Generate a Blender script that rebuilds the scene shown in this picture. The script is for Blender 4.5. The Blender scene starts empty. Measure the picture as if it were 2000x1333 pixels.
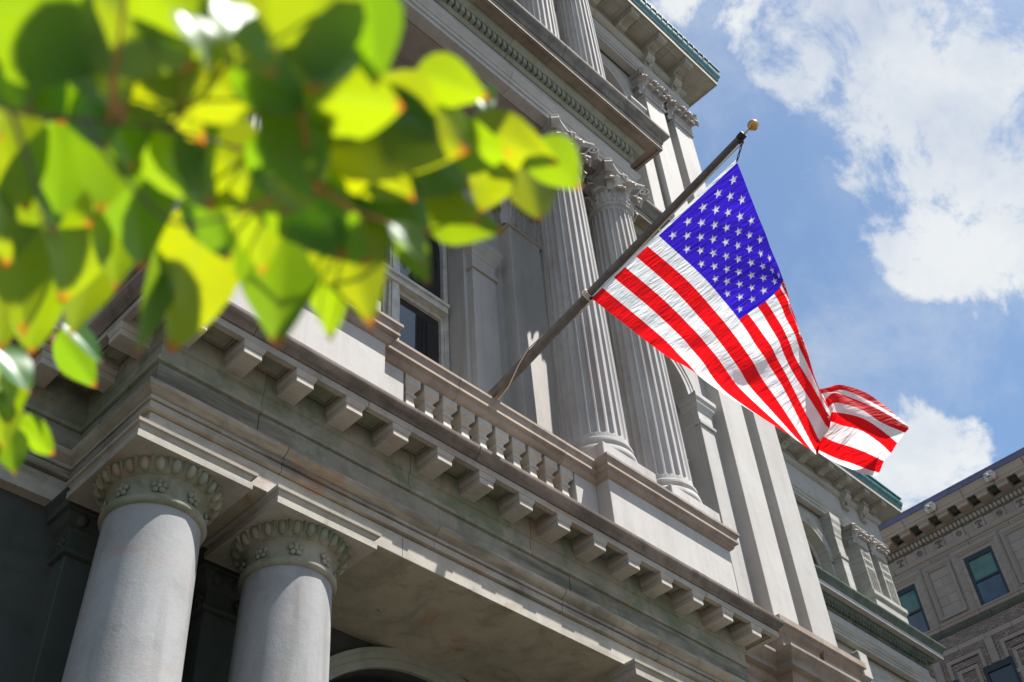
import bpy, bmesh, math, random
from mathutils import Vector, Matrix

# measured places: camera, flag cloth, leaves (with unseen ones added to cast shade), twigs, cloud banks (metres, camera at the origin)
CAM_R = [[0.711196, -0.700632, -0.05757], [0.465747, 0.53094, -0.707942], [0.526574, 0.476673, 0.70392]]
CAM_F = 2256.933
FLAG_NET = [[(6.3,2.741,8.516),(6.3,2.877,8.493),(6.3,3.014,8.469),(6.3,3.153,8.446),(6.3,3.293,8.422),(6.3,3.435,8.398),(6.3,3.577,8.373),(6.3,3.722,8.349),(6.3,3.867,8.324),(6.3,4.014,8.299),(6.3,4.162,8.273),(6.3,4.312,8.248),(6.3,4.463,8.222),(6.3,4.615,8.196)],
 [(6.317,2.711,7.603),(6.318,2.806,7.59),(6.315,2.9,7.573),(6.309,2.993,7.552),(6.301,3.087,7.53),(6.295,3.181,7.508),(6.29,3.276,7.49),(6.289,3.374,7.474),(6.29,3.526,7.533),(6.291,3.681,7.539),(6.292,3.828,7.557),(6.291,3.979,7.561),(6.287,4.131,7.563),(6.284,4.288,7.588)],
 [(6.289,2.672,6.838),(6.284,2.692,6.807),(6.275,2.71,6.773),(6.266,2.777,6.748),(6.261,2.865,6.73),(6.261,2.945,6.726),(6.269,3.049,6.729),(6.281,3.145,6.745),(6.295,3.284,6.814),(6.306,3.444,6.875),(6.312,3.587,6.958),(6.313,3.745,7.028),(6.311,3.905,7.096),(6.31,4.05,7.141)],
 [(6.302,2.684,6.412),(6.302,2.691,6.465),(6.301,2.698,6.517),(6.301,2.753,6.466),(6.304,2.811,6.407),(6.309,2.885,6.352),(6.316,2.97,6.374),(6.322,3.068,6.365),(6.325,3.186,6.436),(6.324,3.328,6.476),(6.319,3.456,6.578),(6.332,3.613,6.658),(6.365,3.781,6.783),(6.42,3.942,6.954)],
 [(6.303,2.694,6.02),(6.315,2.691,6.084),(6.308,2.68,6.129),(6.303,2.717,6.076),(6.303,2.774,6.024),(6.304,2.843,5.971),(6.306,2.898,5.952),(6.305,2.969,5.937),(6.3,3.071,5.945),(6.291,3.19,5.979),(6.301,3.306,6.093),(6.354,3.466,6.197),(6.451,3.643,6.458),(6.553,3.755,6.719)],
 [(6.334,2.713,5.676),(6.295,2.681,5.614),(6.25,2.653,5.528),(6.223,2.64,5.433),(6.2,2.634,5.327),(6.188,2.666,5.221),(6.214,2.768,5.191),(6.275,2.845,5.164),(6.342,2.919,5.285),(6.388,2.993,5.397),(6.446,3.069,5.526),(6.508,3.152,5.666),(6.577,3.21,5.816),(6.648,3.268,5.981)],
 [(6.37,2.704,5.696),(6.353,2.691,5.651),(6.331,2.67,5.583),(6.324,2.65,5.494),(6.316,2.645,5.406),(6.324,2.677,5.333),(6.326,2.788,5.28),(6.342,2.851,5.195),(6.376,2.889,5.236),(6.43,2.972,5.396),(6.508,3.058,5.553),(6.55,3.11,5.662),(6.595,3.135,5.777),(6.639,3.157,5.902)],
 [(6.368,2.657,5.694),(6.342,2.635,5.616),(6.319,2.577,5.547),(6.274,2.555,5.405),(6.245,2.565,5.307),(6.26,2.583,5.212),(6.289,2.705,5.164),(6.317,2.76,5.072),(6.346,2.792,5.074),(6.44,2.842,5.241),(6.48,2.835,5.355),(6.504,2.809,5.451),(6.529,2.769,5.566),(6.552,2.733,5.658)],
 [(6.335,2.532,5.612),(6.319,2.51,5.531),(6.293,2.461,5.407),(6.254,2.41,5.243),(6.231,2.421,5.161),(6.254,2.462,5.082),(6.276,2.603,5.045),(6.301,2.65,4.945),(6.332,2.685,4.941),(6.429,2.677,5.132),(6.471,2.645,5.253),(6.503,2.614,5.349),(6.512,2.559,5.442),(6.515,2.505,5.508)],
 [(6.336,2.376,5.434),(6.318,2.36,5.328),(6.306,2.3,5.189),(6.279,2.314,5.07),(6.277,2.337,5.023),(6.304,2.386,4.95),(6.321,2.513,4.953),(6.343,2.561,4.849),(6.38,2.608,4.855),(6.459,2.575,5.037),(6.487,2.537,5.146),(6.491,2.495,5.217),(6.489,2.45,5.283),(6.48,2.403,5.345)],
 [(6.367,2.282,5.26),(6.352,2.227,5.12),(6.33,2.169,4.967),(6.323,2.201,4.929),(6.332,2.28,4.894),(6.333,2.346,4.845),(6.338,2.414,4.819),(6.348,2.479,4.766),(6.371,2.524,4.787),(6.424,2.48,4.936),(6.444,2.439,5.036),(6.439,2.394,5.099),(6.429,2.347,5.158),(6.419,2.302,5.208)]]
POLE_BASE = (6.3,6.006,7.889)
POLE_MID = (6.3,4.714,8.224)
POLE_TIP = (6.3,2.629,8.801)
BALL = (6.3,2.478,8.83)
LEAVES = [(0.1411,0.7472,1.035,0.8225,0.2381,-0.5165,0.5364,-0.627,0.5649,0.1254,0.1037),
 (0.1943,0.7058,1.006,0.419,0.05228,-0.9065,0.4863,-0.856,0.1754,0.1572,0.09268),
 (0.4604,0.4731,1.032,0.9114,-0.4101,-0.03288,-0.3678,-0.848,0.3816,0.08012,0.05691),
 (0.415,0.5153,0.9558,0.8081,-0.5224,-0.2721,-0.2017,-0.6795,0.7054,0.1703,0.1156),
 (0.3345,0.5459,0.8955,0.5761,0.09861,-0.8114,0.6806,-0.6076,0.4094,0.114,0.06457),
 (0.5861,0.2383,1.794,0.2524,-0.8855,-0.3902,-0.929,-0.3345,0.1582,0.105,0.08),
 (0.2979,0.4631,0.8924,0.2273,0.4574,-0.8597,0.9454,-0.3154,0.08216,0.07146,0.0631),
 (0.5688,0.1551,1.852,0.4239,-0.806,-0.4131,-0.8643,-0.4963,0.08141,0.105,0.08),
 (0.5947,0.5136,1.096,0.9368,-0.3313,-0.1125,-0.2361,-0.836,0.4954,0.1198,0.06465),
 (0.5419,0.5243,1.05,0.5505,-0.7592,-0.3471,-0.6413,-0.6508,0.4064,0.09636,0.06593),
 (0.6668,0.5502,1.112,0.3524,0.124,-0.9276,0.6897,-0.7044,0.1679,0.1013,0.06727),
 (0.6606,0.502,1.105,0.912,0.0187,-0.4098,0.2067,-0.8838,0.4197,0.07839,0.06037),
 (0.5998,0.559,1.068,0.3956,0.6919,-0.6039,0.5305,-0.7089,-0.4648,0.06503,0.05656),
 (0.6073,0.6111,1.057,0.894,-0.4101,-0.1805,-0.07338,-0.5315,0.8439,0.09749,0.0604),
 (0.5325,0.5777,1.006,0.7581,-0.3623,-0.5422,0.04949,-0.7971,0.6018,0.124,0.06034),
 (0.7046,0.3125,1.721,-0.7059,0.5742,0.4148,0.6546,0.7525,0.07227,0.105,0.08),
 (0.4371,0.7226,0.943,0.4194,0.3978,-0.816,0.6914,-0.7225,0.003161,0.188,0.1037),
 (0.4739,0.6462,0.9303,0.7016,0.4022,-0.5882,0.6626,-0.672,0.3308,0.1693,0.08845),
 (0.3999,0.8432,0.9953,0.389,0.8162,-0.4272,0.6043,-0.5761,-0.5504,0.1802,0.1234),
 (0.6429,0.5921,1.773,0.9603,0.1572,-0.2306,0.06819,-0.9334,-0.3523,0.105,0.08),
 (0.3838,0.89,1.009,0.1708,0.3898,-0.9049,0.5233,-0.8141,-0.2519,0.1819,0.05113),
 (0.3403,0.9967,1.065,0.3292,0.3117,-0.8913,0.3612,-0.9137,-0.1861,0.143,0.1011),
 (0.2286,0.8651,1.056,0.4518,0.4101,-0.7923,0.5154,-0.8449,-0.1435,0.1339,0.08125),
 (0.3006,0.8,1.006,0.5468,0.3443,-0.7632,0.5664,-0.8234,0.03429,0.1539,0.08864),
 (0.538,0.5191,1.703,0.6207,-0.6618,-0.4205,-0.7359,-0.6768,-0.02109,0.105,0.08),
 (0.294,0.9355,1.061,0.4022,0.7348,-0.5462,0.5808,-0.666,-0.4682,0.1483,0.1299),
 (0.5135,0.6687,1.865,-0.03464,0.9383,0.344,0.9621,0.1245,-0.2428,0.105,0.08),
 (0.2688,1.042,1.106,0.5002,0.4315,-0.7507,0.7629,-0.6296,0.1465,0.203,0.0939),
 (0.5025,0.7394,1.914,-0.1877,0.9065,0.3783,0.9442,0.2726,-0.1848,0.105,0.08),
 (0.2691,0.6811,0.9736,0.6842,-0.05167,-0.7274,0.05635,-0.9908,0.1234,0.1875,0.1232),
 (0.2666,0.5723,0.9297,0.9386,-0.3071,-0.1575,-0.1831,-0.8299,0.5271,0.08765,0.06745),
 (0.2888,0.5299,0.917,0.8877,-0.09489,-0.4505,0.2112,-0.7855,0.5817,0.08364,0.06058),
 (0.1252,0.6581,1.01,0.8259,-0.5583,-0.07944,-0.4359,-0.7215,0.538,0.2034,0.135),
 (0.3931,0.3747,1.831,0.9131,0.3845,-0.1357,0.305,-0.8649,-0.3986,0.105,0.08),
 (0.1825,0.583,0.9542,0.6906,-0.2968,-0.6595,0.2174,-0.7845,0.5807,0.1534,0.1024),
 (0.4515,0.2991,1.802,-0.6664,0.6172,0.4183,0.6947,0.7177,0.04793,0.105,0.08),
 (0.2778,0.4458,0.8915,0.4661,0.7146,-0.5216,0.8703,-0.4766,0.1247,0.1071,0.0815),
 (0.322,0.4328,0.9267,0.7061,0.5352,-0.4636,0.632,-0.7716,0.07185,0.09654,0.06386),
 (0.1818,0.8771,1.068,0.6709,0.5072,-0.541,0.7317,-0.5713,0.3717,0.1297,0.08238),
 (0.5583,0.6455,0.9953,0.7881,0.2326,-0.5699,0.5183,-0.7503,0.4105,0.08677,0.03989),
 (0.4827,0.5871,0.9639,0.8445,-0.1378,-0.5176,0.2244,-0.7864,0.5755,0.1054,0.06776),
 (0.3277,0.6453,0.9401,0.9176,-0.09094,-0.387,0.1678,-0.794,0.5843,0.1398,0.08899),
 (0.3552,0.726,0.9653,0.5314,0.02054,-0.8469,0.4003,-0.8872,0.2297,0.1269,0.07508),
 (0.3956,0.6161,0.9132,0.8281,0.1046,-0.5507,0.388,-0.816,0.4285,0.1307,0.09358),
 (0.3459,0.4822,0.9012,0.6157,-0.7048,-0.3524,-0.5905,-0.7088,0.3859,0.1129,0.08725),
 (0.3526,0.5913,0.9085,0.6561,-0.4948,-0.5698,-0.2816,-0.861,0.4235,0.1083,0.06467),
 (0.2424,0.755,0.9988,0.3272,0.5104,-0.7953,0.8006,-0.5968,-0.05358,0.1302,0.08269),
 (0.2179,0.9615,1.088,0.5654,0.6592,-0.4958,0.4837,-0.7518,-0.4481,0.146,0.09706),
 (0.4438,0.6675,1.87,0.877,-0.3059,-0.3705,-0.397,-0.8958,-0.2001,0.105,0.08),
 (0.2404,0.5013,0.9183,0.7813,0.02858,-0.6235,0.2366,-0.9379,0.2535,0.1085,0.08075),
 (0.2013,0.5347,0.9412,0.9378,-0.1611,-0.3074,0.008599,-0.8747,0.4846,0.1249,0.08218),
 (0.1372,0.8044,1.059,0.4765,0.3466,-0.808,0.4119,-0.8999,-0.1432,0.123,0.09094),
 (0.5044,0.5546,1.009,0.9624,-0.2381,-0.1309,0.0008797,-0.4792,0.8777,0.09987,0.07519),
 (0.499,0.7155,0.9169,0.6631,0.5516,-0.506,0.4263,-0.8339,-0.3505,0.07274,0.0488),
 (0.3196,1.11,1.104,0.5952,0.4317,-0.6778,0.4355,-0.8822,-0.1794,0.1212,0.09202),
 (0.3187,0.8766,1.028,0.4459,0.3884,-0.8064,0.627,-0.7785,-0.02822,0.1205,0.06902),
 (0.3784,0.681,0.9346,0.6911,0.5618,-0.4547,0.6052,-0.7938,-0.06096,0.1099,0.06681),
 (0.1041,0.7471,1.051,0.7367,0.1972,-0.6468,0.3281,-0.9406,0.08694,0.17,0.1183),
 (0.1775,0.6605,0.9994,0.6925,0.0524,-0.7195,0.2783,-0.9396,0.1994,0.1478,0.09744),
 (0.2964,1.165,1.141,0.4559,0.2876,-0.8422,0.6051,-0.7942,0.05634,0.1372,0.0905),
 (0.4228,0.4937,0.971,0.7539,-0.06634,-0.6537,0.1503,-0.9511,0.2698,0.08893,0.06491),
 (0.4894,0.5132,1.026,0.4574,-0.03715,-0.8885,0.4566,-0.8476,0.2705,0.08258,0.04954),
 (0.4276,0.5532,0.9383,0.9279,-0.1797,-0.3268,-0.05542,-0.9329,0.3557,0.102,0.07155),
 (0.2238,0.6345,0.9647,0.9551,0.05265,-0.2915,0.1401,-0.9474,0.2879,0.1381,0.08909),
 (0.2947,0.6722,0.9625,0.7167,0.2856,-0.6362,0.548,-0.7948,0.2606,0.1225,0.08446),
 (0.2248,0.7006,0.9956,0.7044,0.4078,-0.581,0.4866,-0.8733,-0.02302,0.1203,0.08741),
 (0.4734,1.332,1.27,0.7135,-0.152,-0.684,0.09812,-0.9449,0.3123,0.1151,0.06904),
 (0.3754,1.251,1.089,0.3549,0.5549,-0.7524,0.6763,-0.708,-0.2032,0.09044,0.04676),
 (0.4508,1.344,1.109,0.8618,-0.2884,-0.4172,-0.2093,-0.9515,0.2254,0.0773,0.05667),
 (0.4198,1.329,1.059,0.5664,0.3182,-0.7602,0.7589,-0.5611,0.3306,0.07097,0.04666),
 (0.356,1.245,1.101,0.7182,0.1735,-0.6739,0.1748,-0.9824,-0.06658,0.09446,0.06983),
 (0.3799,1.276,1.058,0.4855,0.3924,-0.7812,0.6905,-0.7202,0.06729,0.07773,0.05073),
 (0.2366,0.8869,1.057,0.8043,-0.1941,-0.5616,0.3323,-0.6366,0.6959,0.1371,0.09541),
 (0.4234,0.6165,0.9007,0.9391,-0.06641,-0.3371,0.02546,-0.965,0.261,0.11,0.07281),
 (0.2228,0.4688,0.8547,0.8696,0.01996,-0.4934,-0.4902,-0.08696,-0.8673,0.06912,0.06692),
 (0.1977,0.4951,0.846,0.7699,0.02105,-0.6378,-0.632,-0.1136,-0.7666,0.0576,0.05921),
 (0.456,0.5044,0.9887,0.7373,-0.1814,-0.6508,-0.6599,0.01313,-0.7512,0.06566,0.07741),
 (0.4827,0.5621,0.8795,0.7322,-0.246,-0.6351,-0.6573,-0.0113,-0.7535,0.0563,0.05113),
 (0.6,0.5664,1.253,0.6706,-0.1974,-0.7151,-0.7194,0.06184,-0.6918,0.04752,0.07058),
 (0.4576,1.277,1.257,0.9288,-0.06069,-0.3655,-0.3698,-0.2115,-0.9047,0.08525,0.04736),
 (0.3489,1.199,1.078,0.8176,-0.09126,-0.5685,-0.5732,-0.2229,-0.7885,0.07603,0.07438),
 (0.323,0.5317,0.7829,-0.01291,-0.143,-0.9896,-0.9981,0.06178,0.004097,0.03456,0.05124)]
TWIGS = [[(0.01502,0.6631,0.814),(0.1191,0.6452,0.8325),(0.1754,0.6453,0.8734),(0.2503,0.6384,0.9232),(0.3474,0.6254,0.9635),(0.436,0.5916,1.011),(0.5705,0.6364,1.171),(0.7177,0.6603,1.331),(0.8898,0.7069,1.523)],
 [(0.2503,0.6384,0.9232),(0.2666,0.6041,1.002),(0.284,0.5483,1.029),(0.2823,0.4843,1.061)],
 [(0.1754,0.6453,0.8734),(0.2111,0.6264,0.8159),(0.2594,0.612,0.7737),(0.2956,0.6024,0.7946),(0.3361,0.5908,0.8393),(0.3816,0.5616,0.8655)],
 [(0.1191,0.6452,0.8325),(0.1472,0.6304,0.7622),(0.1747,0.6388,0.7223),(0.1958,0.6558,0.7291)],
 [(0.3474,0.6254,0.9635),(0.3857,0.5655,1.046),(0.5069,0.6124,1.272),(0.6056,0.6742,1.438)],
 [(0.436,0.5916,1.011),(0.5025,0.6205,1.026),(0.639,0.684,1.172)],
 [(0.2368,1.321,1.124),(0.3508,1.287,1.118),(0.3944,1.309,1.17),(0.4261,1.328,1.261)],
 [(0.3508,1.287,1.118),(0.3966,1.292,1.096),(0.4201,1.332,1.103),(0.4122,1.336,1.069)]]
CLOUDS = [(0.5988,0.1043,0.7941,0.1196,1.1),(0.5427,0.1504,0.8263,0.06646,1),(0.6716,0.1186,0.7314,0.09305,1),(0.6809,0.1791,0.7102,0.05538,1.1),(0.6625,0.0623,0.7465,0.1152,0.9),(0.6099,0.1402,0.78,0.05317,0.5),(0.7126,0.1399,0.6875,0.05317,0.9),(0.7095,0.1935,0.6776,0.02437,0.9),(0.5353,0.1871,0.8237,0.02658,0.8),(0.5747,0.1594,0.8027,0.03102,0.6),(0.7798,0.2484,0.5746,0.04652,1.2),(0.7748,0.2819,0.566,0.03323,1),(0.7722,0.3141,0.5523,0.03545,1),(0.7855,0.2227,0.5774,0.01994,0.9),(0.7965,0.248,0.5515,0.02658,1),(0.4655,0.2096,0.8599,0.02215,0.8),(0.7182,0.253,0.6482,0.02658,0.15),(0.7523,0.1574,0.6398,0.03545,0.2),(0.6062,0.1792,0.7749,0.03545,-0.9),(0.6616,0.219,0.7172,0.03988,-0.8),(0.6222,0.246,0.7432,0.06646,-0.8),(0.5772,0.2171,0.7872,0.03102,-0.7),(0.7084,0.2418,0.6632,0.04874,-0.7),(0.744,0.1945,0.6392,0.06203,-0.6),(0.5421,0.2279,0.8088,0.04874,-0.8),(0.782,0.1919,0.593,0.04431,-0.7),(0.6982,0.2882,0.6553,0.04431,-0.6),(0.6399,0.1432,0.755,0.01772,-0.5),(0.6171,0.1472,0.773,0.01551,-0.4)]

# ======================================================================
# camera, sky, sun, exposure
# ======================================================================
sc = bpy.context.scene
COL = bpy.context.collection
R_ = math.radians
PI = math.pi
rnd = random.Random(11)

cam_d = bpy.data.cameras.new('camera')
cam = bpy.data.objects.new('camera', cam_d)
COL.objects.link(cam)
sc.camera = cam
cam_d.sensor_width = 36.0
cam_d.lens = CAM_F / 2000.0 * 36.0
cam_d.clip_start = 0.05
cam_d.clip_end = 3000.0
rx, ry, rz = CAM_R
cam.matrix_world = Matrix(((rx[0], -ry[0], -rz[0], 0), (rx[1], -ry[1], -rz[1], 0), (rx[2], -ry[2], -rz[2], 0), (0, 0, 0, 1)))
cam_d.dof.use_dof = True
cam_d.dof.focus_distance = 11.0
cam_d.dof.aperture_fstop = 3.1

SUN_AZ, SUN_EL = 38.0, 65.0        # to the right of the facade's outward normal, above the horizon
sdir = Vector((math.sin(R_(SUN_AZ)) * math.cos(R_(SUN_EL)), -math.cos(R_(SUN_AZ)) * math.cos(R_(SUN_EL)), math.sin(R_(SUN_EL))))
sun_d = bpy.data.lights.new('sun', 'SUN')
sun_d.energy = 5.0
sun_d.angle = R_(0.5)
sun_d.color = (1.0, 0.965, 0.91)
sun = bpy.data.objects.new('sun', sun_d)
COL.objects.link(sun)
sun.rotation_euler = sdir.to_track_quat('Z', 'Y').to_euler()
sun.location = (5, -5, 30)

sc.view_settings.view_transform = 'Standard'
sc.view_settings.look = 'None'
sc.view_settings.gamma = 1.0
sc.view_settings.use_curve_mapping = False
sc.view_settings.exposure = 1.2

world = bpy.data.worlds.new('World')
sc.world = world
world.use_nodes = True
wn = world.node_tree.nodes
wl = world.node_tree.links
wn.clear()


def N(tree_nodes, typ, **kw):
    n = tree_nodes.new(typ)
    for k, v in kw.items():
        setattr(n, k, v)
    return n


def build_world():
    out = N(wn, 'ShaderNodeOutputWorld')
    bg = N(wn, 'ShaderNodeBackground')
    bg.inputs['Strength'].default_value = 0.078
    sky = N(wn, 'ShaderNodeTexSky')
    sky.sky_type = 'NISHITA'
    sky.sun_disc = False
    sky.sun_elevation = R_(SUN_EL)
    sky.sun_rotation = math.atan2(sdir.x, sdir.y)
    sky.air_density = 1.0
    sky.dust_density = 0.6
    sky.ozone_density = 1.2
    tc = N(wn, 'ShaderNodeTexCoord')
    # clouds: noise in directions, gathered where the photograph has its banks
    def math_(op, a, b=None, clamp=False):
        m = N(wn, 'ShaderNodeMath', operation=op)
        m.use_clamp = clamp
        for i, v in enumerate((a, b)):
            if v is None:
                continue
            if isinstance(v, (int, float)):
                m.inputs[i].default_value = v
            else:
                wl.new(v, m.inputs[i])
        return m.outputs[0]
    def noise(scale, detail, rough, dist=0.0, off=(0, 0, 0)):
        mp = N(wn, 'ShaderNodeMapping')
        mp.inputs['Location'].default_value = off
        wl.new(tc.outputs['Generated'], mp.inputs['Vector'])
        n = N(wn, 'ShaderNodeTexNoise')
        n.inputs['Scale'].default_value = scale
        n.inputs['Detail'].default_value = detail
        n.inputs['Roughness'].default_value = rough
        n.inputs['Distortion'].default_value = dist
        wl.new(mp.outputs['Vector'], n.inputs['Vector'])
        return n.outputs['Fac']
    n1 = noise(10.0, 10.0, 0.66, 0.35)
    n3 = noise(27.0, 7.0, 0.62, 0.2, (5, 2, 3))
    n2 = noise(4.0, 3.0, 0.5, 0.0, (3, 1, 7))
    wisp = noise(7.0, 7.0, 0.6, 0.25, (8, 2, 1))
    acc = None
    for (x, y, z, r, w) in CLOUDS:
        dt = N(wn, 'ShaderNodeVectorMath', operation='DISTANCE')
        nv = N(wn, 'ShaderNodeVectorMath', operation='NORMALIZE')
        wl.new(tc.outputs['Generated'], nv.inputs[0])
        wl.new(nv.outputs[0], dt.inputs[0])
        dt.inputs[1].default_value = (x, y, z)
        mr = N(wn, 'ShaderNodeMapRange')
        mr.interpolation_type = 'SMOOTHSTEP'
        mr.inputs['From Min'].default_value = r * 1.35
        mr.inputs['From Max'].default_value = r * 0.35
        mr.inputs['To Min'].default_value = 0.0
        mr.inputs['To Max'].default_value = w
        wl.new(dt.outputs['Value'], mr.inputs['Value'])
        acc = mr.outputs[0] if acc is None else math_('ADD', acc, mr.outputs[0])
    acc = math_('MINIMUM', acc, 1.15)
    # density
    dens = math_('ADD', math_('MULTIPLY', math_('SUBTRACT', n1, 0.5), 5.2), math_('MULTIPLY', acc, 0.76))
    dens = math_('ADD', dens, math_('MULTIPLY', math_('SUBTRACT', n3, 0.5), 1.3))
    dens = math_('ADD', dens, math_('MULTIPLY', math_('SUBTRACT', n2, 0.5), 0.9))
    mr = N(wn, 'ShaderNodeMapRange')
    mr.interpolation_type = 'SMOOTHSTEP'
    mr.inputs['From Min'].default_value = 0.10
    mr.inputs['From Max'].default_value = 1.0
    wl.new(dens, mr.inputs['Value'])
    wm = N(wn, 'ShaderNodeMapRange')
    wm.interpolation_type = 'SMOOTHSTEP'
    wm.inputs['From Min'].default_value = 0.38
    wm.inputs['From Max'].default_value = 0.8
    wm.inputs['To Max'].default_value = 0.5
    wl.new(wisp, wm.inputs['Value'])
    fac = math_('MAXIMUM', mr.outputs[0], wm.outputs[0])
    fac = math_('MULTIPLY', fac, 0.94)
    # cloud tone: thick parts a little greyer
    ramp = N(wn, 'ShaderNodeValToRGB')
    ramp.color_ramp.elements[0].position = 0.34
    ramp.color_ramp.elements[0].color = (3.2, 3.6, 4.3, 1)
    ramp.color_ramp.elements[1].position = 0.60
    ramp.color_ramp.elements[1].color = (4.9, 5.05, 5.1, 1)
    tone = noise(5.0, 7.0, 0.62, 0.3, (1.3, 4.4, 2.2))
    wl.new(tone, ramp.inputs['Fac'])
    # a slightly hazier, paler blue than the clean model sky
    tint = N(wn, 'ShaderNodeMix', data_type='RGBA')
    tint.blend_type = 'MULTIPLY'
    tint.inputs['Factor'].default_value = 1.0
    tint.inputs[7].default_value = SKY_TINT
    wl.new(sky.outputs[0], tint.inputs[6])
    mix = N(wn, 'ShaderNodeMix', data_type='RGBA')
    wl.new(fac, mix.inputs['Factor'])
    wl.new(tint.outputs[2], mix.inputs[6])
    wl.new(ramp.outputs[0], mix.inputs[7])
    wl.new(mix.outputs[2], bg.inputs['Color'])
    wl.new(bg.outputs[0], out.inputs[0])


SKY_TINT = (0.87, 0.95, 0.95, 1.0)
build_world()

# ======================================================================
# materials
# ======================================================================
def new_mat(name):
    m = bpy.data.materials.new(name)
    m.use_nodes = True
    nt = m.node_tree
    return m, nt, nt.nodes, nt.links, nt.nodes['Principled BSDF']


def noise_node(nt, vec, scale, detail=4, rough=0.55, dist=0.0, vscale=None):
    nd, lk = nt.nodes, nt.links
    if vscale is not None:
        mp = nd.new('ShaderNodeMapping')
        mp.inputs['Scale'].default_value = vscale
        lk.new(vec, mp.inputs['Vector'])
        vec = mp.outputs['Vector']
    n = nd.new('ShaderNodeTexNoise')
    n.inputs['Scale'].default_value = scale
    n.inputs['Detail'].default_value = detail
    n.inputs['Roughness'].default_value = rough
    n.inputs['Distortion'].default_value = dist
    lk.new(vec, n.inputs['Vector'])
    return n.outputs['Fac']


def remap(nt, v, a, b, lo=0.0, hi=1.0):
    m = nt.nodes.new('ShaderNodeMapRange')
    m.inputs['From Min'].default_value = a
    m.inputs['From Max'].default_value = b
    m.inputs['To Min'].default_value = lo
    m.inputs['To Max'].default_value = hi
    nt.links.new(v, m.inputs['Value'])
    return m.outputs[0]


def mixc(nt, fac, a, b, mode='MIX'):
    m = nt.nodes.new('ShaderNodeMix')
    m.data_type = 'RGBA'
    m.blend_type = mode
    for i, v in ((0, fac), (6, a), (7, b)):
        if isinstance(v, (int, float)):
            m.inputs[i].default_value = v
        elif isinstance(v, tuple):
            m.inputs[i].default_value = (*v, 1) if len(v) == 3 else v
        else:
            nt.links.new(v, m.inputs[i])
    return m.outputs[2]


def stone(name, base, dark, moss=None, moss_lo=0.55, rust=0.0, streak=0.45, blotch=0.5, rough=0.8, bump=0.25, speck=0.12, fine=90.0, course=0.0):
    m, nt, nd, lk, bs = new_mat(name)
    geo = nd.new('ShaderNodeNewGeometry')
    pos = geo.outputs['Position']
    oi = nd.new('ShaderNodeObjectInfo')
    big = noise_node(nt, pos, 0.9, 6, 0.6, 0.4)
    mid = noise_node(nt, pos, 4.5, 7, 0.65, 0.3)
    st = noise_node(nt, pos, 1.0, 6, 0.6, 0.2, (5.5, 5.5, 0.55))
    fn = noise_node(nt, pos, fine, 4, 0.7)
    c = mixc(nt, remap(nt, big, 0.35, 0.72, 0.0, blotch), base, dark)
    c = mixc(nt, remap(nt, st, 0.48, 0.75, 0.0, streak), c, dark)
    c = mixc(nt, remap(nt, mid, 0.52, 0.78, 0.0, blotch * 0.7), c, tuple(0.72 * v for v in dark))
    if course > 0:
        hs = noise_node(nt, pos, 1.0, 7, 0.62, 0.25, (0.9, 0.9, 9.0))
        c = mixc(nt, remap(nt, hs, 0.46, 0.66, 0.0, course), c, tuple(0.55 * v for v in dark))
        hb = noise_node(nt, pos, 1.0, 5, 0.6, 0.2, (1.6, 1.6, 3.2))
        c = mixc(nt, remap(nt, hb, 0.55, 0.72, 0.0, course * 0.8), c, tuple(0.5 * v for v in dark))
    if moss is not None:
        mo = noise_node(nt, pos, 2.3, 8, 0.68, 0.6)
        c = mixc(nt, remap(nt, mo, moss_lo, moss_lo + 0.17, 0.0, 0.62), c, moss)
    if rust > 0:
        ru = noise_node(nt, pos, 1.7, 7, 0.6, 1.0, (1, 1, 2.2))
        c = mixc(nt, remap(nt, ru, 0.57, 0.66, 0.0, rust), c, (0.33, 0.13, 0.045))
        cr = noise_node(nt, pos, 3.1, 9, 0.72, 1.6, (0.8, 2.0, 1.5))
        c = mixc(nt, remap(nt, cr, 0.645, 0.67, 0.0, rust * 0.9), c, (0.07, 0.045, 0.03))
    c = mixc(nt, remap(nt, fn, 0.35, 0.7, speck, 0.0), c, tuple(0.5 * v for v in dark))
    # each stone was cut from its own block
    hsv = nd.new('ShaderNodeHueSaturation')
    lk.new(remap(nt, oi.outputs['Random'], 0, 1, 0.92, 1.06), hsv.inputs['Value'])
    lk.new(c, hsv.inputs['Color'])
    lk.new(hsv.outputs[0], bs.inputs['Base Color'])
    bs.inputs['Roughness'].default_value = rough
    bs.inputs['Specular IOR Level'].default_value = 0.3
    bp = nd.new('ShaderNodeBump')
    bp.inputs['Strength'].default_value = bump
    bp.inputs['Distance'].default_value = 0.012
    h = nd.new('ShaderNodeMath')
    h.operation = 'ADD'
    lk.new(mid, h.inputs[0])
    lk.new(remap(nt, fn, 0, 1, 0, 0.35), h.inputs[1])
    lk.new(h.outputs[0], bp.inputs['Height'])
    lk.new(bp.outputs[0], bs.inputs['Normal'])
    return m


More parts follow.
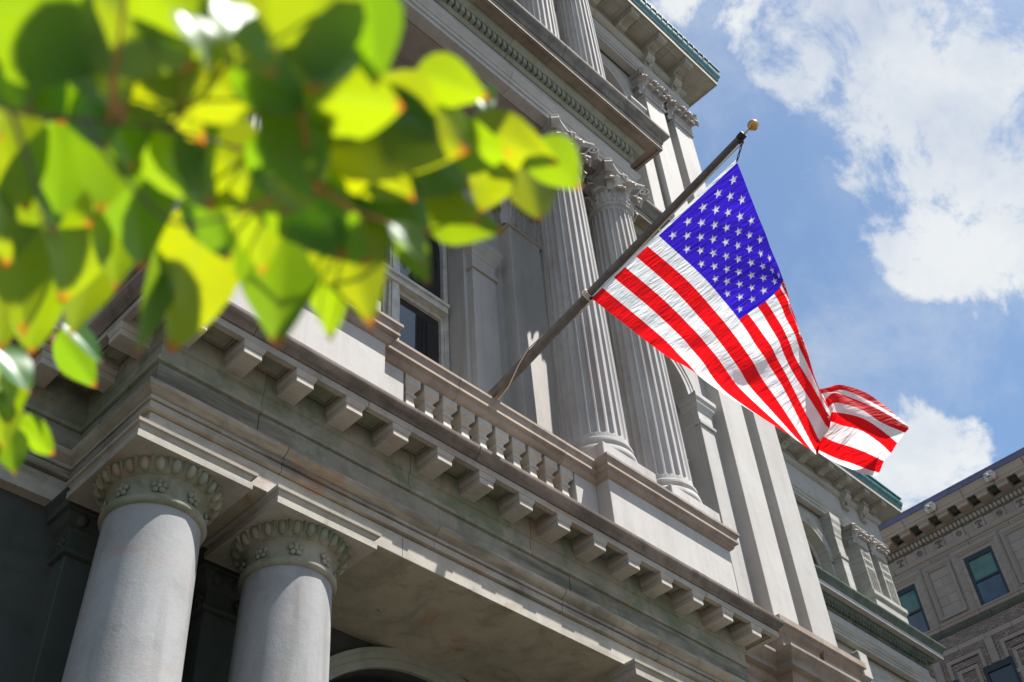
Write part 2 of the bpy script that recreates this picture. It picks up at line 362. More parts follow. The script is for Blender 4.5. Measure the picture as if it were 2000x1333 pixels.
M = {}
M['granite'] = stone('granite_pale', (0.439, 0.421, 0.400), (0.297, 0.267, 0.237), streak=0.5, blotch=0.35)
M['granite_col'] = stone('granite_columns', (0.445, 0.43, 0.415), (0.245, 0.205, 0.18), streak=0.85, blotch=0.4)
M['granite_brown'] = stone('granite_weathered', (0.353, 0.292, 0.245), (0.163, 0.125, 0.095), streak=0.6, blotch=0.7, course=0.45)
M['granite_low'] = stone('granite_lower', (0.42, 0.39, 0.335), (0.19, 0.165, 0.125), moss=(0.11, 0.13, 0.075), moss_lo=0.57, rust=0.35, streak=0.45, blotch=0.45, course=0.3)
M['granite_band'] = stone('granite_band', (0.36, 0.325, 0.265), (0.17, 0.145, 0.108), moss=(0.10, 0.125, 0.07), moss_lo=0.55, rust=0.35, streak=0.35, blotch=0.5, course=0.85)
M['granite_frieze'] = stone('granite_frieze', (0.28, 0.265, 0.21), (0.15, 0.135, 0.10), moss=(0.095, 0.11, 0.07), moss_lo=0.46, rust=0.2, streak=0.4, blotch=0.5, course=0.85)
M['granite_soffit'] = stone('granite_soffit', (0.44, 0.395, 0.30), (0.25, 0.225, 0.16), moss=(0.15, 0.175, 0.105), moss_lo=0.50, rust=0.6, streak=0.3, blotch=0.6)
M['granite_brown_pale'] = stone('granite_pale_brown', (0.47, 0.44, 0.39), (0.24, 0.21, 0.165), moss=(0.17, 0.18, 0.12), moss_lo=0.58, streak=0.4, blotch=0.5, rust=0.2)
M['granite_moss'] = stone('granite_mossy', (0.43, 0.41, 0.36), (0.27, 0.255, 0.205), moss=(0.21, 0.235, 0.165), moss_lo=0.55, rust=0.12, blotch=0.5)
M['granite_dark'] = stone('granite_shade_dark', (0.065, 0.07, 0.063), (0.035, 0.04, 0.036), moss=(0.03, 0.048, 0.034), moss_lo=0.46, blotch=0.6)  # deep portico shade painted into a near-black stone colour
M['granite_shaft'] = stone('granite_shaft', (0.30, 0.30, 0.30), (0.17, 0.165, 0.155), streak=0.85, blotch=0.5, rust=0.15, bump=0.3, speck=0.14, fine=70.0)
M['granite_cap'] = stone('granite_capital', (0.324, 0.302, 0.243), (0.144, 0.135, 0.095), moss=(0.075, 0.125, 0.06), moss_lo=0.43, rust=0.25, streak=0.4, blotch=0.7)
M['granite_cyma'] = stone('granite_cyma', (0.270, 0.221, 0.184), (0.090, 0.068, 0.052), moss=(0.10, 0.115, 0.07), moss_lo=0.55, streak=0.9, blotch=0.8, course=0.6)
M['granite_green'] = stone('granite_green_stain', (0.32, 0.325, 0.275), (0.19, 0.20, 0.165), moss=(0.16, 0.19, 0.14), moss_lo=0.48, blotch=0.5)
M['granite_deepgreen'] = stone('granite_deep_green_stain', (0.15, 0.17, 0.14), (0.07, 0.085, 0.068), moss=(0.055, 0.08, 0.058), moss_lo=0.45, streak=0.8, blotch=0.6)
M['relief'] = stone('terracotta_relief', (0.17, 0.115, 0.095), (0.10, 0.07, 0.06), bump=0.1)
M['granite_ceiling'] = stone('granite_ceiling', (0.33, 0.29, 0.255), (0.22, 0.19, 0.165), rust=0.12, blotch=0.6, streak=0.1)
M['granite_grime'] = stone('granite_grime', (0.270, 0.248, 0.221), (0.104, 0.095, 0.086), streak=0.9, blotch=0.8, course=0.6)
M['wing_stone'] = stone('wing_stone', (0.420, 0.407, 0.370), (0.286, 0.269, 0.227), moss=(0.32, 0.33, 0.26), moss_lo=0.56, streak=0.4, blotch=0.4, course=0.4)
M['terracotta'] = stone('terracotta_pale', (0.30, 0.25, 0.215), (0.24, 0.185, 0.155), streak=0.3, blotch=0.3, bump=0.12)
M['terracotta_warm'] = stone('terracotta_warm', (0.35, 0.285, 0.235), (0.25, 0.19, 0.15), streak=0.3, blotch=0.35, bump=0.12)
M['terracotta_dark'] = stone('terracotta_deep_tone', (0.11, 0.105, 0.09), (0.06, 0.065, 0.055), moss=(0.06, 0.075, 0.055), moss_lo=0.45, bump=0.12)  # much darker terracotta tone with a greenish mottle
M['mortar'] = stone('mortar', (0.075, 0.06, 0.055), (0.045, 0.036, 0.032), bump=0.1)
M['joint'] = stone('joint_core', (0.09, 0.085, 0.075), (0.05, 0.05, 0.045), bump=0.1)
M['white_stone'] = stone('lion_stone', (0.60, 0.57, 0.53), (0.38, 0.34, 0.30), bump=0.2)


def brick_mat():
    m, nt, nd, lk, bs = new_mat('brick')
    geo = nd.new('ShaderNodeNewGeometry')
    n = noise_node(nt, geo.outputs['Position'], 30, 3, 0.6)
    big = noise_node(nt, geo.outputs['Position'], 2.0, 3, 0.6)
    ramp = nd.new('ShaderNodeValToRGB')
    e = ramp.color_ramp.elements
    e[0].position, e[0].color = 0.0, (0.19, 0.14, 0.115, 1)
    e[1].position, e[1].color = 1.0, (0.31, 0.245, 0.195, 1)
    e2 = e.new(0.5)
    e2.color = (0.24, 0.185, 0.16, 1)
    lk.new(geo.outputs['Random Per Island'], ramp.inputs['Fac'])
    c = mixc(nt, remap(nt, n, 0.4, 0.7, 0, 0.35), ramp.outputs[0], (0.14, 0.11, 0.10))
    c = mixc(nt, remap(nt, big, 0.45, 0.7, 0, 0.3), c, (0.17, 0.14, 0.13))
    lk.new(c, bs.inputs['Base Color'])
    bs.inputs['Roughness'].default_value = 0.9
    return m


M['brick'] = brick_mat()


def simple(name, col, rough=0.6, metal=0.0, var=0.15, scale=12.0, spec=0.5, vs=None):
    m, nt, nd, lk, bs = new_mat(name)
    geo = nd.new('ShaderNodeNewGeometry')
    n = noise_node(nt, geo.outputs['Position'], scale, 5, 0.6, 0.2, vs)
    c = mixc(nt, remap(nt, n, 0.35, 0.7, 0, 1), tuple(min(1, v * (1 + var)) for v in col), tuple(v * (1 - var) for v in col))
    lk.new(c, bs.inputs['Base Color'])
    bs.inputs['Roughness'].default_value = rough
    bs.inputs['Metallic'].default_value = metal
    bs.inputs['Specular IOR Level'].default_value = spec
    return m


M['copper'] = simple('verdigris_copper', (0.035, 0.125, 0.125), 0.5, 0.0, 0.5, 7.0)
M['roof_metal'] = simple('grey_blue_flashing', (0.105, 0.10, 0.165), 0.45, 0.2, 0.15, 2.0)
M['frame'] = simple('painted_window_frame', (0.42, 0.40, 0.36), 0.5, 0.0, 0.2, 9.0)
M['dark_frame'] = simple('dark_window_frame', (0.012, 0.014, 0.016), 0.35, 0.0, 0.2)
M['pole'] = simple('bronze_painted_pole', (0.10, 0.088, 0.082), 0.36, 0.25, 0.3, 9.0)
M['ball'] = simple('gilded_ball', (0.50, 0.30, 0.10), 0.28, 0.9, 0.25, 14.0)
M['rope'] = simple('cotton_rope', (0.55, 0.46, 0.37), 0.9, 0.0, 0.2, 60.0)
M['hardware'] = simple('blackened_steel', (0.03, 0.025, 0.025), 0.4, 0.6, 0.2)
M['curtain'] = simple('dark_drapes', (0.012, 0.010, 0.010), 0.9, 0.0, 0.6, 5.0, vs=(14, 14, 0.3))
M['bark'] = simple('twig_bark', (0.10, 0.07, 0.05), 0.85, 0.0, 0.4, 40.0)
M['paving'] = simple('dark_paving', (0.082, 0.074, 0.062), 0.85, 0.0, 0.2, 1.2)
M['asphalt'] = simple('asphalt', (0.05, 0.05, 0.052), 0.9, 0.0, 0.2, 20.0)


def glass_mat(name, col, rough=0.03):
    m, nt, nd, lk, bs = new_mat(name)
    geo = nd.new('ShaderNodeNewGeometry')
    n = noise_node(nt, geo.outputs['Position'], 1.6, 4, 0.6)
    c = mixc(nt, remap(nt, n, 0.4, 0.65, 0, 1), col, tuple(0.4 * v for v in col))
    lk.new(c, bs.inputs['Base Color'])
    bs.inputs['Roughness'].default_value = rough
    bs.inputs['IOR'].default_value = 1.55
    bs.inputs['Specular IOR Level'].default_value = 0.75
    bp = nd.new('ShaderNodeBump')
    bp.inputs['Strength'].default_value = 0.03
    bp.inputs['Distance'].default_value = 0.05
    lk.new(noise_node(nt, geo.outputs['Position'], 0.9, 2, 0.5), bp.inputs['Height'])
    lk.new(bp.outputs[0], bs.inputs['Normal'])
    return m


M['glass_dark'] = glass_mat('window_glass_dark', (0.012, 0.014, 0.016))
M['glass_teal'] = glass_mat('window_glass_green_reflection', (0.035, 0.115, 0.085), 0.05)  # green reflection put into the pane colour
M['glass_blue'] = glass_mat('window_glass_blue_reflection', (0.022, 0.055, 0.105), 0.05)  # blue reflection put into the pane colour


def cloth(name, col, trans):
    m, nt, nd, lk, bs = new_mat(name)
    out = nd['Material Output']
    geo = nd.new('ShaderNodeNewGeometry')
    pos = geo.outputs['Position']
    w = noise_node(nt, pos, 260, 2, 0.5)
    wr = noise_node(nt, pos, 4.5, 3, 0.5, 0.6, (1, 1.0, 3.4))
    wr2 = noise_node(nt, pos, 11, 2, 0.5, 0.4, (1, 0.5, 3.0))
    c = mixc(nt, remap(nt, w, 0.3, 0.7, 0, 0.12), col, tuple(0.7 * v for v in col))
    lk.new(c, bs.inputs['Base Color'])
    bs.inputs['Roughness'].default_value = 0.6
    bs.inputs['Specular IOR Level'].default_value = 0.25
    tr = nd.new('ShaderNodeBsdfTranslucent')
    tr.inputs['Color'].default_value = (*trans, 1)
    mx = nd.new('ShaderNodeMixShader')
    mx.inputs['Fac'].default_value = 0.58
    bp = nd.new('ShaderNodeBump')
    bp.inputs['Strength'].default_value = 0.42
    bp.inputs['Distance'].default_value = 0.05
    ad = nd.new('ShaderNodeMath')
    ad.operation = 'ADD'
    lk.new(wr, ad.inputs[0])
    lk.new(remap(nt, wr2, 0, 1, 0, 0.5), ad.inputs[1])
    lk.new(ad.outputs[0], bp.inputs['Height'])
    lk.new(bp.outputs[0], bs.inputs['Normal'])
    lk.new(bp.outputs[0], tr.inputs['Normal'])
    lk.new(bs.outputs[0], mx.inputs[1])
    lk.new(tr.outputs[0], mx.inputs[2])
    lk.new(mx.outputs[0], out.inputs[0])
    return m


M['flag_red'] = cloth('nylon_red', (0.60, 0.006, 0.012), (0.80, 0.006, 0.010))
M['flag_white'] = cloth('nylon_white', (0.78, 0.79, 0.80), (0.78, 0.80, 0.81))
M['flag_blue'] = cloth('nylon_blue', (0.025, 0.010, 0.34), (0.045, 0.016, 0.60))
M['flag_star'] = cloth('star_white', (0.75, 0.74, 0.78), (0.62, 0.60, 0.68))


def leaf_mat():
    m, nt, nd, lk, bs = new_mat('leaf')
    out = nd['Material Output']
    at = nd.new('ShaderNodeAttribute')
    at.attribute_name = 'leaf_uv'
    sep = nd.new('ShaderNodeSeparateXYZ')
    lk.new(at.outputs['Vector'], sep.inputs[0])
    oi = nd.new('ShaderNodeObjectInfo')
    geo = nd.new('ShaderNodeNewGeometry')
    n = noise_node(nt, geo.outputs['Position'], 30, 4, 0.6)
    veins = nd.new('ShaderNodeTexWave')
    veins.wave_type = 'BANDS'
    veins.bands_direction = 'X'
    veins.inputs['Scale'].default_value = 1.0
    veins.inputs['Distortion'].default_value = 0.0
    cmb = nd.new('ShaderNodeCombineXYZ')
    mm = nd.new('ShaderNodeMath')
    mm.operation = 'ABSOLUTE'
    lk.new(sep.outputs[1], mm.inputs[0])
    m2 = nd.new('ShaderNodeMath')
    m2.operation = 'MULTIPLY_ADD'
    lk.new(mm.outputs[0], m2.inputs[0])
    m2.inputs[1].default_value = -0.22
    lk.new(sep.outputs[0], m2.inputs[2])
    m3 = nd.new('ShaderNodeMath')
    m3.operation = 'MULTIPLY'
    lk.new(m2.outputs[0], m3.inputs[0])
    m3.inputs[1].default_value = 2.6
    lk.new(m3.outputs[0], cmb.inputs[0])
    lk.new(cmb.outputs[0], veins.inputs['Vector'])
    vf = remap(nt, veins.outputs['Fac'], 0.9, 1.0, 0.0, 0.35)
    mid = remap(nt, mm.outputs[0], 0.0, 0.06, 0.5, 0.0)
    vv = nd.new('ShaderNodeMath')
    vv.operation = 'MAXIMUM'
    lk.new(vf, vv.inputs[0])
    lk.new(mid, vv.inputs[1])
    tcol = mixc(nt, oi.outputs['Random'], (0.47, 0.50, 0.002), (0.23, 0.42, 0.002))
    tcol = mixc(nt, vv.outputs[0], tcol, (0.30, 0.44, 0.02))
    tip = remap(nt, sep.outputs[0], 0.90, 0.98, 0.0, 0.95)
    tcol = mixc(nt, tip, tcol, (0.75, 0.16, 0.02))
    dcol = mixc(nt, remap(nt, n, 0.35, 0.7, 0, 1), (0.010, 0.150, 0.030), (0.007, 0.110, 0.024))
    dcol = mixc(nt, vv.outputs[0], dcol, (0.08, 0.16, 0.05))
    dcol = mixc(nt, tip, dcol, (0.30, 0.07, 0.02))
    lk.new(dcol, bs.inputs['Base Color'])
    bs.inputs['Roughness'].default_value = 0.33
    bs.inputs['Specular IOR Level'].default_value = 0.6
    tr = nd.new('ShaderNodeBsdfTranslucent')
    lk.new(tcol, tr.inputs['Color'])
    mx = nd.new('ShaderNodeMixShader')
    mx.inputs['Fac'].default_value = 0.52
    lk.new(bs.outputs[0], mx.inputs[1])
    lk.new(tr.outputs[0], mx.inputs[2])
    lk.new(mx.outputs[0], out.inputs[0])
    return m


M['leaf'] = leaf_mat()
M['petiole'] = simple('red_petiole', (0.40, 0.11, 0.04), 0.6, 0.0, 0.3, 30.0)

# ======================================================================
# mesh helpers
# ======================================================================
class MB:
    def __init__(self):
        self.v, self.f = [], []

    def add(self, verts, faces):
        o = len(self.v)
        self.v += [tuple(p) for p in verts]
        self.f += [tuple(i + o for i in f) for f in faces]
        return self

    def box(self, x0, x1, y0, y1, z0, z1):
        return self.add([(x0, y0, z0), (x1, y0, z0), (x1, y1, z0), (x0, y1, z0), (x0, y0, z1), (x1, y0, z1), (x1, y1, z1), (x0, y1, z1)],
                        [(0, 3, 2, 1), (4, 5, 6, 7), (0, 1, 5, 4), (1, 2, 6, 5), (2, 3, 7, 6), (3, 0, 4, 7)])

    def lathe(self, prof, cx=0.0, cy=0.0, n=48, a0=0.0, caps=True):
        o = len(self.v)
        k = len(prof)
        for i in range(n):
            a = a0 + 2 * PI * i / n
            c, s = math.cos(a), math.sin(a)
            for r, z in prof:
                self.v.append((cx + r * c, cy + r * s, z))
        for i in range(n):
            j = (i + 1) % n
            for q in range(k - 1):
                self.f.append((o + i * k + q, o + j * k + q, o + j * k + q + 1, o + i * k + q + 1))
        if caps:
            self.f.append(tuple(o + i * k for i in range(n))[::-1])
            self.f.append(tuple(o + i * k + k - 1 for i in range(n)))
        return self

    def sweep(self, path, prof, closed=False, caps=True):
        """profile (out, z) carried along a plan path; outward is to the right of travel"""
        n = len(path)
        o = len(self.v)
        k = len(prof)
        def nrm(a, b):
            d = Vector((b[0] - a[0], b[1] - a[1]))
            d.normalize()
            return Vector((d.y, -d.x))
        for i in range(n):
            if closed:
                n1, n2 = nrm(path[i - 1], path[i]), nrm(path[i], path[(i + 1) % n])
            else:
                n1 = nrm(path[i - 1], path[i]) if i > 0 else None
                n2 = nrm(path[i], path[i + 1]) if i < n - 1 else None
                n1 = n1 if n1 is not None else n2
                n2 = n2 if n2 is not None else n1
            m = n1 + n2
            m = m / max(1e-6, m.dot(n1))
            for p, z in prof:
                self.v.append((path[i][0] + m.x * p, path[i][1] + m.y * p, z))
        last = n if closed else n - 1
        for i in range(last):
            j = (i + 1) % n
            for q in range(k - 1):
                self.f.append((o + i * k + q, o + j * k + q, o + j * k + q + 1, o + i * k + q + 1))
        if caps and not closed:
            self.f.append(tuple(o + q for q in range(k)))
            self.f.append(tuple(o + (n - 1) * k + q for q in range(k))[::-1])
        return self

    def tube(self, pts, rad, n=8, caps=True):
        pts = [Vector(p) for p in pts]
        if not isinstance(rad, (list, tuple)):
            rad = [rad] * len(pts)
        o = len(self.v)
        up = None
        for i, p in enumerate(pts):
            d = (pts[min(i + 1, len(pts) - 1)] - pts[max(i - 1, 0)])
            d.normalize()
            if up is None:
                up = d.orthogonal().normalized()
            up = (up - d * up.dot(d))
            up.normalize()
            w = d.cross(up)
            for q in range(n):
                a = 2 * PI * q / n
                self.v.append(tuple(p + (up * math.cos(a) + w * math.sin(a)) * rad[i]))
        for i in range(len(pts) - 1):
            for q in range(n):
                r = (q + 1) % n
                self.f.append((o + i * n + q, o + i * n + r, o + (i + 1) * n + r, o + (i + 1) * n + q))
        if caps:
            self.f.append(tuple(o + q for q in range(n))[::-1])
            self.f.append(tuple(o + (len(pts) - 1) * n + q for q in range(n)))
        return self

    def ball(self, c, r, n=12, m=8, sc=(1, 1, 1)):
        o = len(self.v)
        for i in range(m + 1):
            t = PI * i / m
            for j in range(n):
                a = 2 * PI * j / n
                self.v.append((c[0] + r * sc[0] * math.sin(t) * math.cos(a), c[1] + r * sc[1] * math.sin(t) * math.sin(a), c[2] + r * sc[2] * math.cos(t)))
        for i in range(m):
            for j in range(n):
                k = (j + 1) % n
                self.f.append((o + i * n + j, o + (i + 1) * n + j, o + (i + 1) * n + k, o + i * n + k))
        return self

    def xform(self, mat):
        self.v = [tuple(mat @ Vector(p)) for p in self.v]
        return self

    def mesh(self, name, mat=None, smooth=False, angle=35):
        me = bpy.data.meshes.new(name)
        me.from_pydata(self.v, [], self.f)
        bm = bmesh.new()
        bm.from_mesh(me)
        bmesh.ops.remove_doubles(bm, verts=bm.verts, dist=1e-5)
        bmesh.ops.recalc_face_normals(bm, faces=bm.faces)
        bm.to_mesh(me)
        bm.free()
        if mat:
            me.materials.append(mat)
        if smooth:
            me.polygons.foreach_set('use_smooth', [True] * len(me.polygons))
            me.set_sharp_from_angle(angle=R_(angle))
        return me


def obj(name, mb, mat=None, parent=None, smooth=False, bevel=0.0, kind=None, loc=None, angle=35):
    me = mb.mesh(name, mat, smooth, angle) if isinstance(mb, MB) else mb
    o = bpy.data.objects.new(name, me)
    COL.objects.link(o)
    if parent is not None:
        o.parent = parent
    if loc is not None:
        o.location = loc
    if bevel:
        b = o.modifiers.new('edge', 'BEVEL')
        b.width = bevel
        b.segments = 1
        b.limit_method = 'ANGLE'
        b.angle_limit = R_(40)
    if kind:
        o['kind'] = kind
    return o


def thing(name, label, cat, loc=(0, 0, 0), group=None):
    o = bpy.data.objects.new(name, None)
    COL.objects.link(o)
    o.location = loc
    o['label'] = label
    o['category'] = cat
    if group:
        o['group'] = group
    return o


def place(me_or_obj, name, parent, loc, rotz=0.0, scale=None):
    me = me_or_obj.data if hasattr(me_or_obj, 'data') else me_or_obj
    o = bpy.data.objects.new(name, me)
    COL.objects.link(o)
    o.parent = parent
    o.location = loc
    o.rotation_euler = (0, 0, rotz)
    if scale:
        o.scale = scale
    return o


def cut_path(path, cuts):
    """split a polyline at distances along it"""
    segs, cur, pos = [], [path[0]], 0.0
    ci = 0
    for a, b in zip(path[:-1], path[1:]):
        d = math.hypot(b[0] - a[0], b[1] - a[1])
        while ci < len(cuts) and cuts[ci] < pos + d - 1e-6:
            t = (cuts[ci] - pos) / d
            p = (a[0] + (b[0] - a[0]) * t, a[1] + (b[1] - a[1]) * t)
            cur.append(p)
            segs.append(cur)
            cur = [p]
            ci += 1
        cur.append(b)
        pos += d
    segs.append(cur)
    return segs


def trim(path, g):
    def mv(a, b):
        d = math.hypot(b[0] - a[0], b[1] - a[1])
        return (a[0] + (b[0] - a[0]) * g / d, a[1] + (b[1] - a[1]) * g / d)
    p = list(path)
    p[0] = mv(path[0], path[1])
    p[-1] = mv(path[-1], path[-2])
    return p


def stones(name, path, prof, mat, parent, every=1.35, gap=0.0028, jit=0.003, phase=0.5, smooth=True, core=True):
    """a course of separate moulded stones with open joints over a recessed core"""
    total = sum(math.hypot(b[0] - a[0], b[1] - a[1]) for a, b in zip(path[:-1], path[1:]))
    corner = [0.0]
    for a, b in zip(path[:-1], path[1:]):
        corner.append(corner[-1] + math.hypot(b[0] - a[0], b[1] - a[1]))
    cuts, s = [], every * phase
    while s < total - 0.25:
        if all(abs(s - c) > 0.3 for c in corner):
            cuts.append(s)
            s += every * rnd.uniform(0.85, 1.15)
        else:
            s += 0.18
    out = []
    for seg in cut_path(path, cuts):
        dp, dz = rnd.uniform(-jit, jit), rnd.uniform(-jit, jit) * 0.4
        pr = [(p + (dp if p > 0.001 else 0), z + dz) for p, z in prof]
        back = [(-0.18, prof[-1][1] + dz), (-0.18, prof[0][1] + dz)]
        out.append(obj(name, MB().sweep(trim(seg, gap), pr + back + [pr[0]]), mat, parent, smooth, angle=28))
    if core:
        zs = [z for p, z in prof]
        lo, hi = min(zs) + 0.006, max(zs) - 0.006
        pf = max(0.0, min(p for p, z in prof)) - 0.035
        pc = [(pf, lo), (pf, hi), (-0.15, hi), (-0.15, lo), (pf, lo)]
        out.append(obj('mortar_core', MB().sweep(trim(path, 0.012), pc), M['joint'], parent))
    return out


# ======================================================================
# the ground
# ======================================================================
GZ = -1.6
g = obj('ground', MB().add([(-400, -400, GZ), (400, -400, GZ), (400, 400, GZ), (-400, 400, GZ)], [(0, 1, 2, 3)]), M['paving'], kind='structure')
rd = obj('road', MB().add([(31.5, -300, GZ + 0.004), (40, -300, GZ + 0.004), (40, 300, GZ + 0.004), (31.5, 300, GZ + 0.004)], [(0, 1, 2, 3)]), M['asphalt'], kind='structure')

# ======================================================================
# the stone city hall
# ======================================================================
hall = thing('city_hall', 'pale grey stone building with a columned portico, balustrade and tall fluted columns', 'building', (6.3, 7.0, GZ))
hall_inv = (-6.3, -7.0, -GZ)


class Local:
    """children are built in world coordinates; the parent only sits at the base"""
    pass


def hp(name, mb, mat, parent=None, smooth=False, bevel=0.0, kind=None, angle=35):
    """part of the hall built in world coordinates"""
    o = obj(name, mb, mat, parent if parent is not None else hall, smooth, bevel, kind, None if parent is not None else hall_inv, angle)
    return o


def hpart(o):
    o.location = hall_inv
    return o


def hall_stones(name, *a, **k):
    for o in stones(name, *a, parent=hall, **k):
        o.location = hall_inv


# ---- plan data (metres, camera at the origin) ----
XL, XR = 2.74, 9.87            # lower portico
COLX = (3.103, 4.272, 8.305, 9.475)
CY = 6.355
YW = 7.32                      # main wall face
YP = 7.10                      # giant order / responds
XM = 14.40                     # right corner of the main block
XLM = -1.9                     # left corner of the main block


def arch_wall(x0, x1, z0, z1, y, openings, depth=0.45, seg=28):
    """wall face with arched openings: (cx, half width, sill z, spring z); reveals run back by depth"""
    mb = MB()
    xs = x0
    for (cx, hw, sill, zs) in sorted(openings):
        mb.add([(xs, y, z0), (cx - hw, y, z0), (cx - hw, y, z1), (xs, y, z1)], [(0, 1, 2, 3)])
        if sill > z0:
            mb.add([(cx - hw, y, z0), (cx + hw, y, z0), (cx + hw, y, sill), (cx - hw, y, sill)], [(0, 1, 2, 3)])
            mb.add([(cx - hw, y, sill), (cx + hw, y, sill), (cx + hw, y + depth, sill), (cx - hw, y + depth, sill)], [(0, 1, 2, 3)])
        s0 = max(sill, z0)
        for sx in (-1, 1):
            mb.add([(cx + sx * hw, y, s0), (cx + sx * hw, y + depth, s0), (cx + sx * hw, y + depth, zs), (cx + sx * hw, y, zs)], [(0, 1, 2, 3)])
        arc = [(cx + hw * math.cos(PI - PI * i / seg), zs + hw * math.sin(PI * i / seg)) for i in range(seg + 1)]
        for (xa, za), (xb, zb) in zip(arc[:-1], arc[1:]):
            mb.add([(xa, y, za), (xb, y, zb), (xb, y, z1), (xa, y, z1)], [(0, 1, 2, 3)])
            mb.add([(xa, y, za), (xb, y, zb), (xb, y + depth, zb), (xa, y + depth, za)], [(0, 1, 2, 3)])
        xs = cx + hw
    mb.add([(xs, y, z0), (x1, y, z0), (x1, y, z1), (xs, y, z1)], [(0, 1, 2, 3)])
    return mb


def archivolt(cx, zs, hw, w, y, proj=0.05, seg=32, keystone=False):
    """moulded ring around an arch"""
    prof = [(0.0, 0.0), (0.0, proj * 0.45), (w * 0.42, proj * 0.45), (w * 0.45, proj * 0.7), (w * 0.72, proj * 0.7), (w * 0.78, proj), (w * 0.97, proj), (w, proj * 0.9), (w, 0.0)]
    mb = MB()
    k = len(prof)
    for i in range(seg + 1):
        a = PI - PI * i / seg
        for r, p in prof:
            mb.v.append((cx + (hw + r) * math.cos(a), y - p, zs + (hw + r) * math.sin(a)))
    for i in range(seg):
        for q in range(k - 1):
            mb.f.append((i * k + q, (i + 1) * k + q, (i + 1) * k + q + 1, i * k + q + 1))
    return mb


def window(cx, hw, sill, zs, y, parent=None, mullion=True, transom=None, framemat='frame', fw=0.075):
    """arched two-light window: frame with mullion and transom, panes behind"""
    mb = MB()
    yb = y + 0.10
    mb.box(cx - hw, cx - hw + fw, y, yb, sill, zs)
    mb.box(cx + hw - fw, cx + hw, y, yb, sill, zs)
    mb.box(cx - hw + fw, cx + hw - fw, y, yb, sill, sill + fw)
    seg = 24
    for i in range(seg):
        a0, a1 = PI * i / seg, PI * (i + 1) / seg
        q = []
        for yy in (y, yb):
            for r in (hw - fw, hw):
                for a in (a0, a1):
                    q.append((cx + r * math.cos(a), yy, zs + r * math.sin(a)))
        mb.add(q, [(0, 1, 3, 2), (4, 6, 7, 5), (0, 4, 5, 1), (2, 3, 7, 6)])
    fr = hp('window', mb, M[framemat], parent)
    ymu = y - 0.035
    if mullion:
        c = MB().box(cx - 0.085, cx + 0.085, ymu, yb, sill + fw, zs + hw - fw - 0.01)
        c.box(cx - 0.05, cx + 0.05, ymu - 0.02, ymu, sill + fw, zs + hw * 0.9)
        obj('mullion', c, M[framemat], fr)
    if transom:
        t = MB().box(cx - hw + fw, cx + hw - fw, ymu - 0.045, yb - 0.01, transom - 0.10, transom + 0.06)
        t.box(cx - hw + fw, cx + hw - fw, ymu - 0.075, ymu - 0.045, transom + 0.0, transom + 0.05)
        obj('transom', t, M[framemat], fr)
        for s in (-1, 1):
            x0, x1 = (cx - hw + fw, cx - 0.085) if s < 0 else (cx + 0.085, cx + hw - fw)
            sa = MB()
            for (a, b, zlo, zhi) in ((x0, x0 + 0.05, sill + fw, transom - 0.1), (x1 - 0.05, x1, sill + fw, transom - 0.1), (x0 + 0.05, x1 - 0.05, transom - 0.17, transom - 0.1), (x0 + 0.05, x1 - 0.05, sill + fw, sill + fw + 0.06)):
                sa.box(a, b, y + 0.015, yb - 0.015, zlo, zhi)
            obj('sash', sa, M[framemat], fr)
    yg = y + 0.06
    rows = [(sill + fw, transom - 0.1), (transom + 0.06, None)] if transom else [(sill + fw, None)]
    for s in ((-1, 1) if mullion else (0,)):
        for (zlo, zhi) in rows:
            if s == 0:
                a, b = cx - hw + fw, cx + hw - fw
            else:
                a, b = (cx - hw + fw, cx - 0.085) if s < 0 else (cx + 0.085, cx + hw - fw)
            if zhi is None:
                pts = [(a, zlo), (b, zlo)]
                for i in range(13):
                    x = b + (a - b) * i / 12
                    pts.append((x, zs + math.sqrt(max(0, (hw - fw) ** 2 - (x - cx) ** 2))))
            else:
                pts = [(a, zlo), (b, zlo), (b, zhi), (a, zhi)]
            n = len(pts)
            pm = MB().add([(x, yg, z) for x, z in pts] + [(x, yg + 0.008, z) for x, z in pts],
                          [tuple(range(n)), tuple(range(n, 2 * n))[::-1]] + [(i, (i + 1) % n, n + (i + 1) % n, n + i) for i in range(n)])
            obj('pane', pm, M['glass_dark'], fr)
    return fr


# ---------------------------------------------------------------- profiles
P_ARCH_LOW = [(0, 5.39), (0, 5.592)]
P_BAND_LOW = [(-0.012, 5.594), (-0.012, 5.603), (0.032, 5.606), (0.032, 5.668), (0.012, 5.67), (0.012, 5.679), (0.045, 5.682), (0.045, 5.708), (0.028, 5.71), (0.032, 5.725), (0.05, 5.738), (0.078, 5.752), (0.098, 5.772), (0.104, 5.79), (0.104, 5.806), (0.0, 5.8075)]
P_FRZ_LOW = [(0.020, 5.809), (0.028, 5.83), (0.028, 6.045)]
P_BED_LOW = [(0.032, 6.049), (0.05, 6.056), (0.058, 6.085), (0.05, 6.10), (0.032, 6.105), (0.032, 6.235), (0.05, 6.245), (0.05, 6.466)]
P_COR_LOW = [(0.02, 6.47), (0.25, 6.47), (0.25, 6.44), (0.262, 6.436), (0.268, 6.408), (0.326, 6.402), (0.326, 6.472), (0.0, 6.474)]
P_CYM_LOW = [(0.0, 6.4745), (0.325, 6.4745), (0.338, 6.478), (0.342, 6.49), (0.352, 6.51), (0.372, 6.53), (0.39, 6.553), (0.40, 6.578), (0.40, 6.608), (0.0, 6.635)]

P_CAP = [(0, 7.495), (0.012, 7.50), (0.032, 7.512), (0.052, 7.54), (0.056, 7.572), (0.094, 7.588), (0.094, 7.618), (0.080, 7.626), (0.084, 7.652), (0.104, 7.682), (0.116, 7.70), (0.116, 7.732), (0, 7.742)]

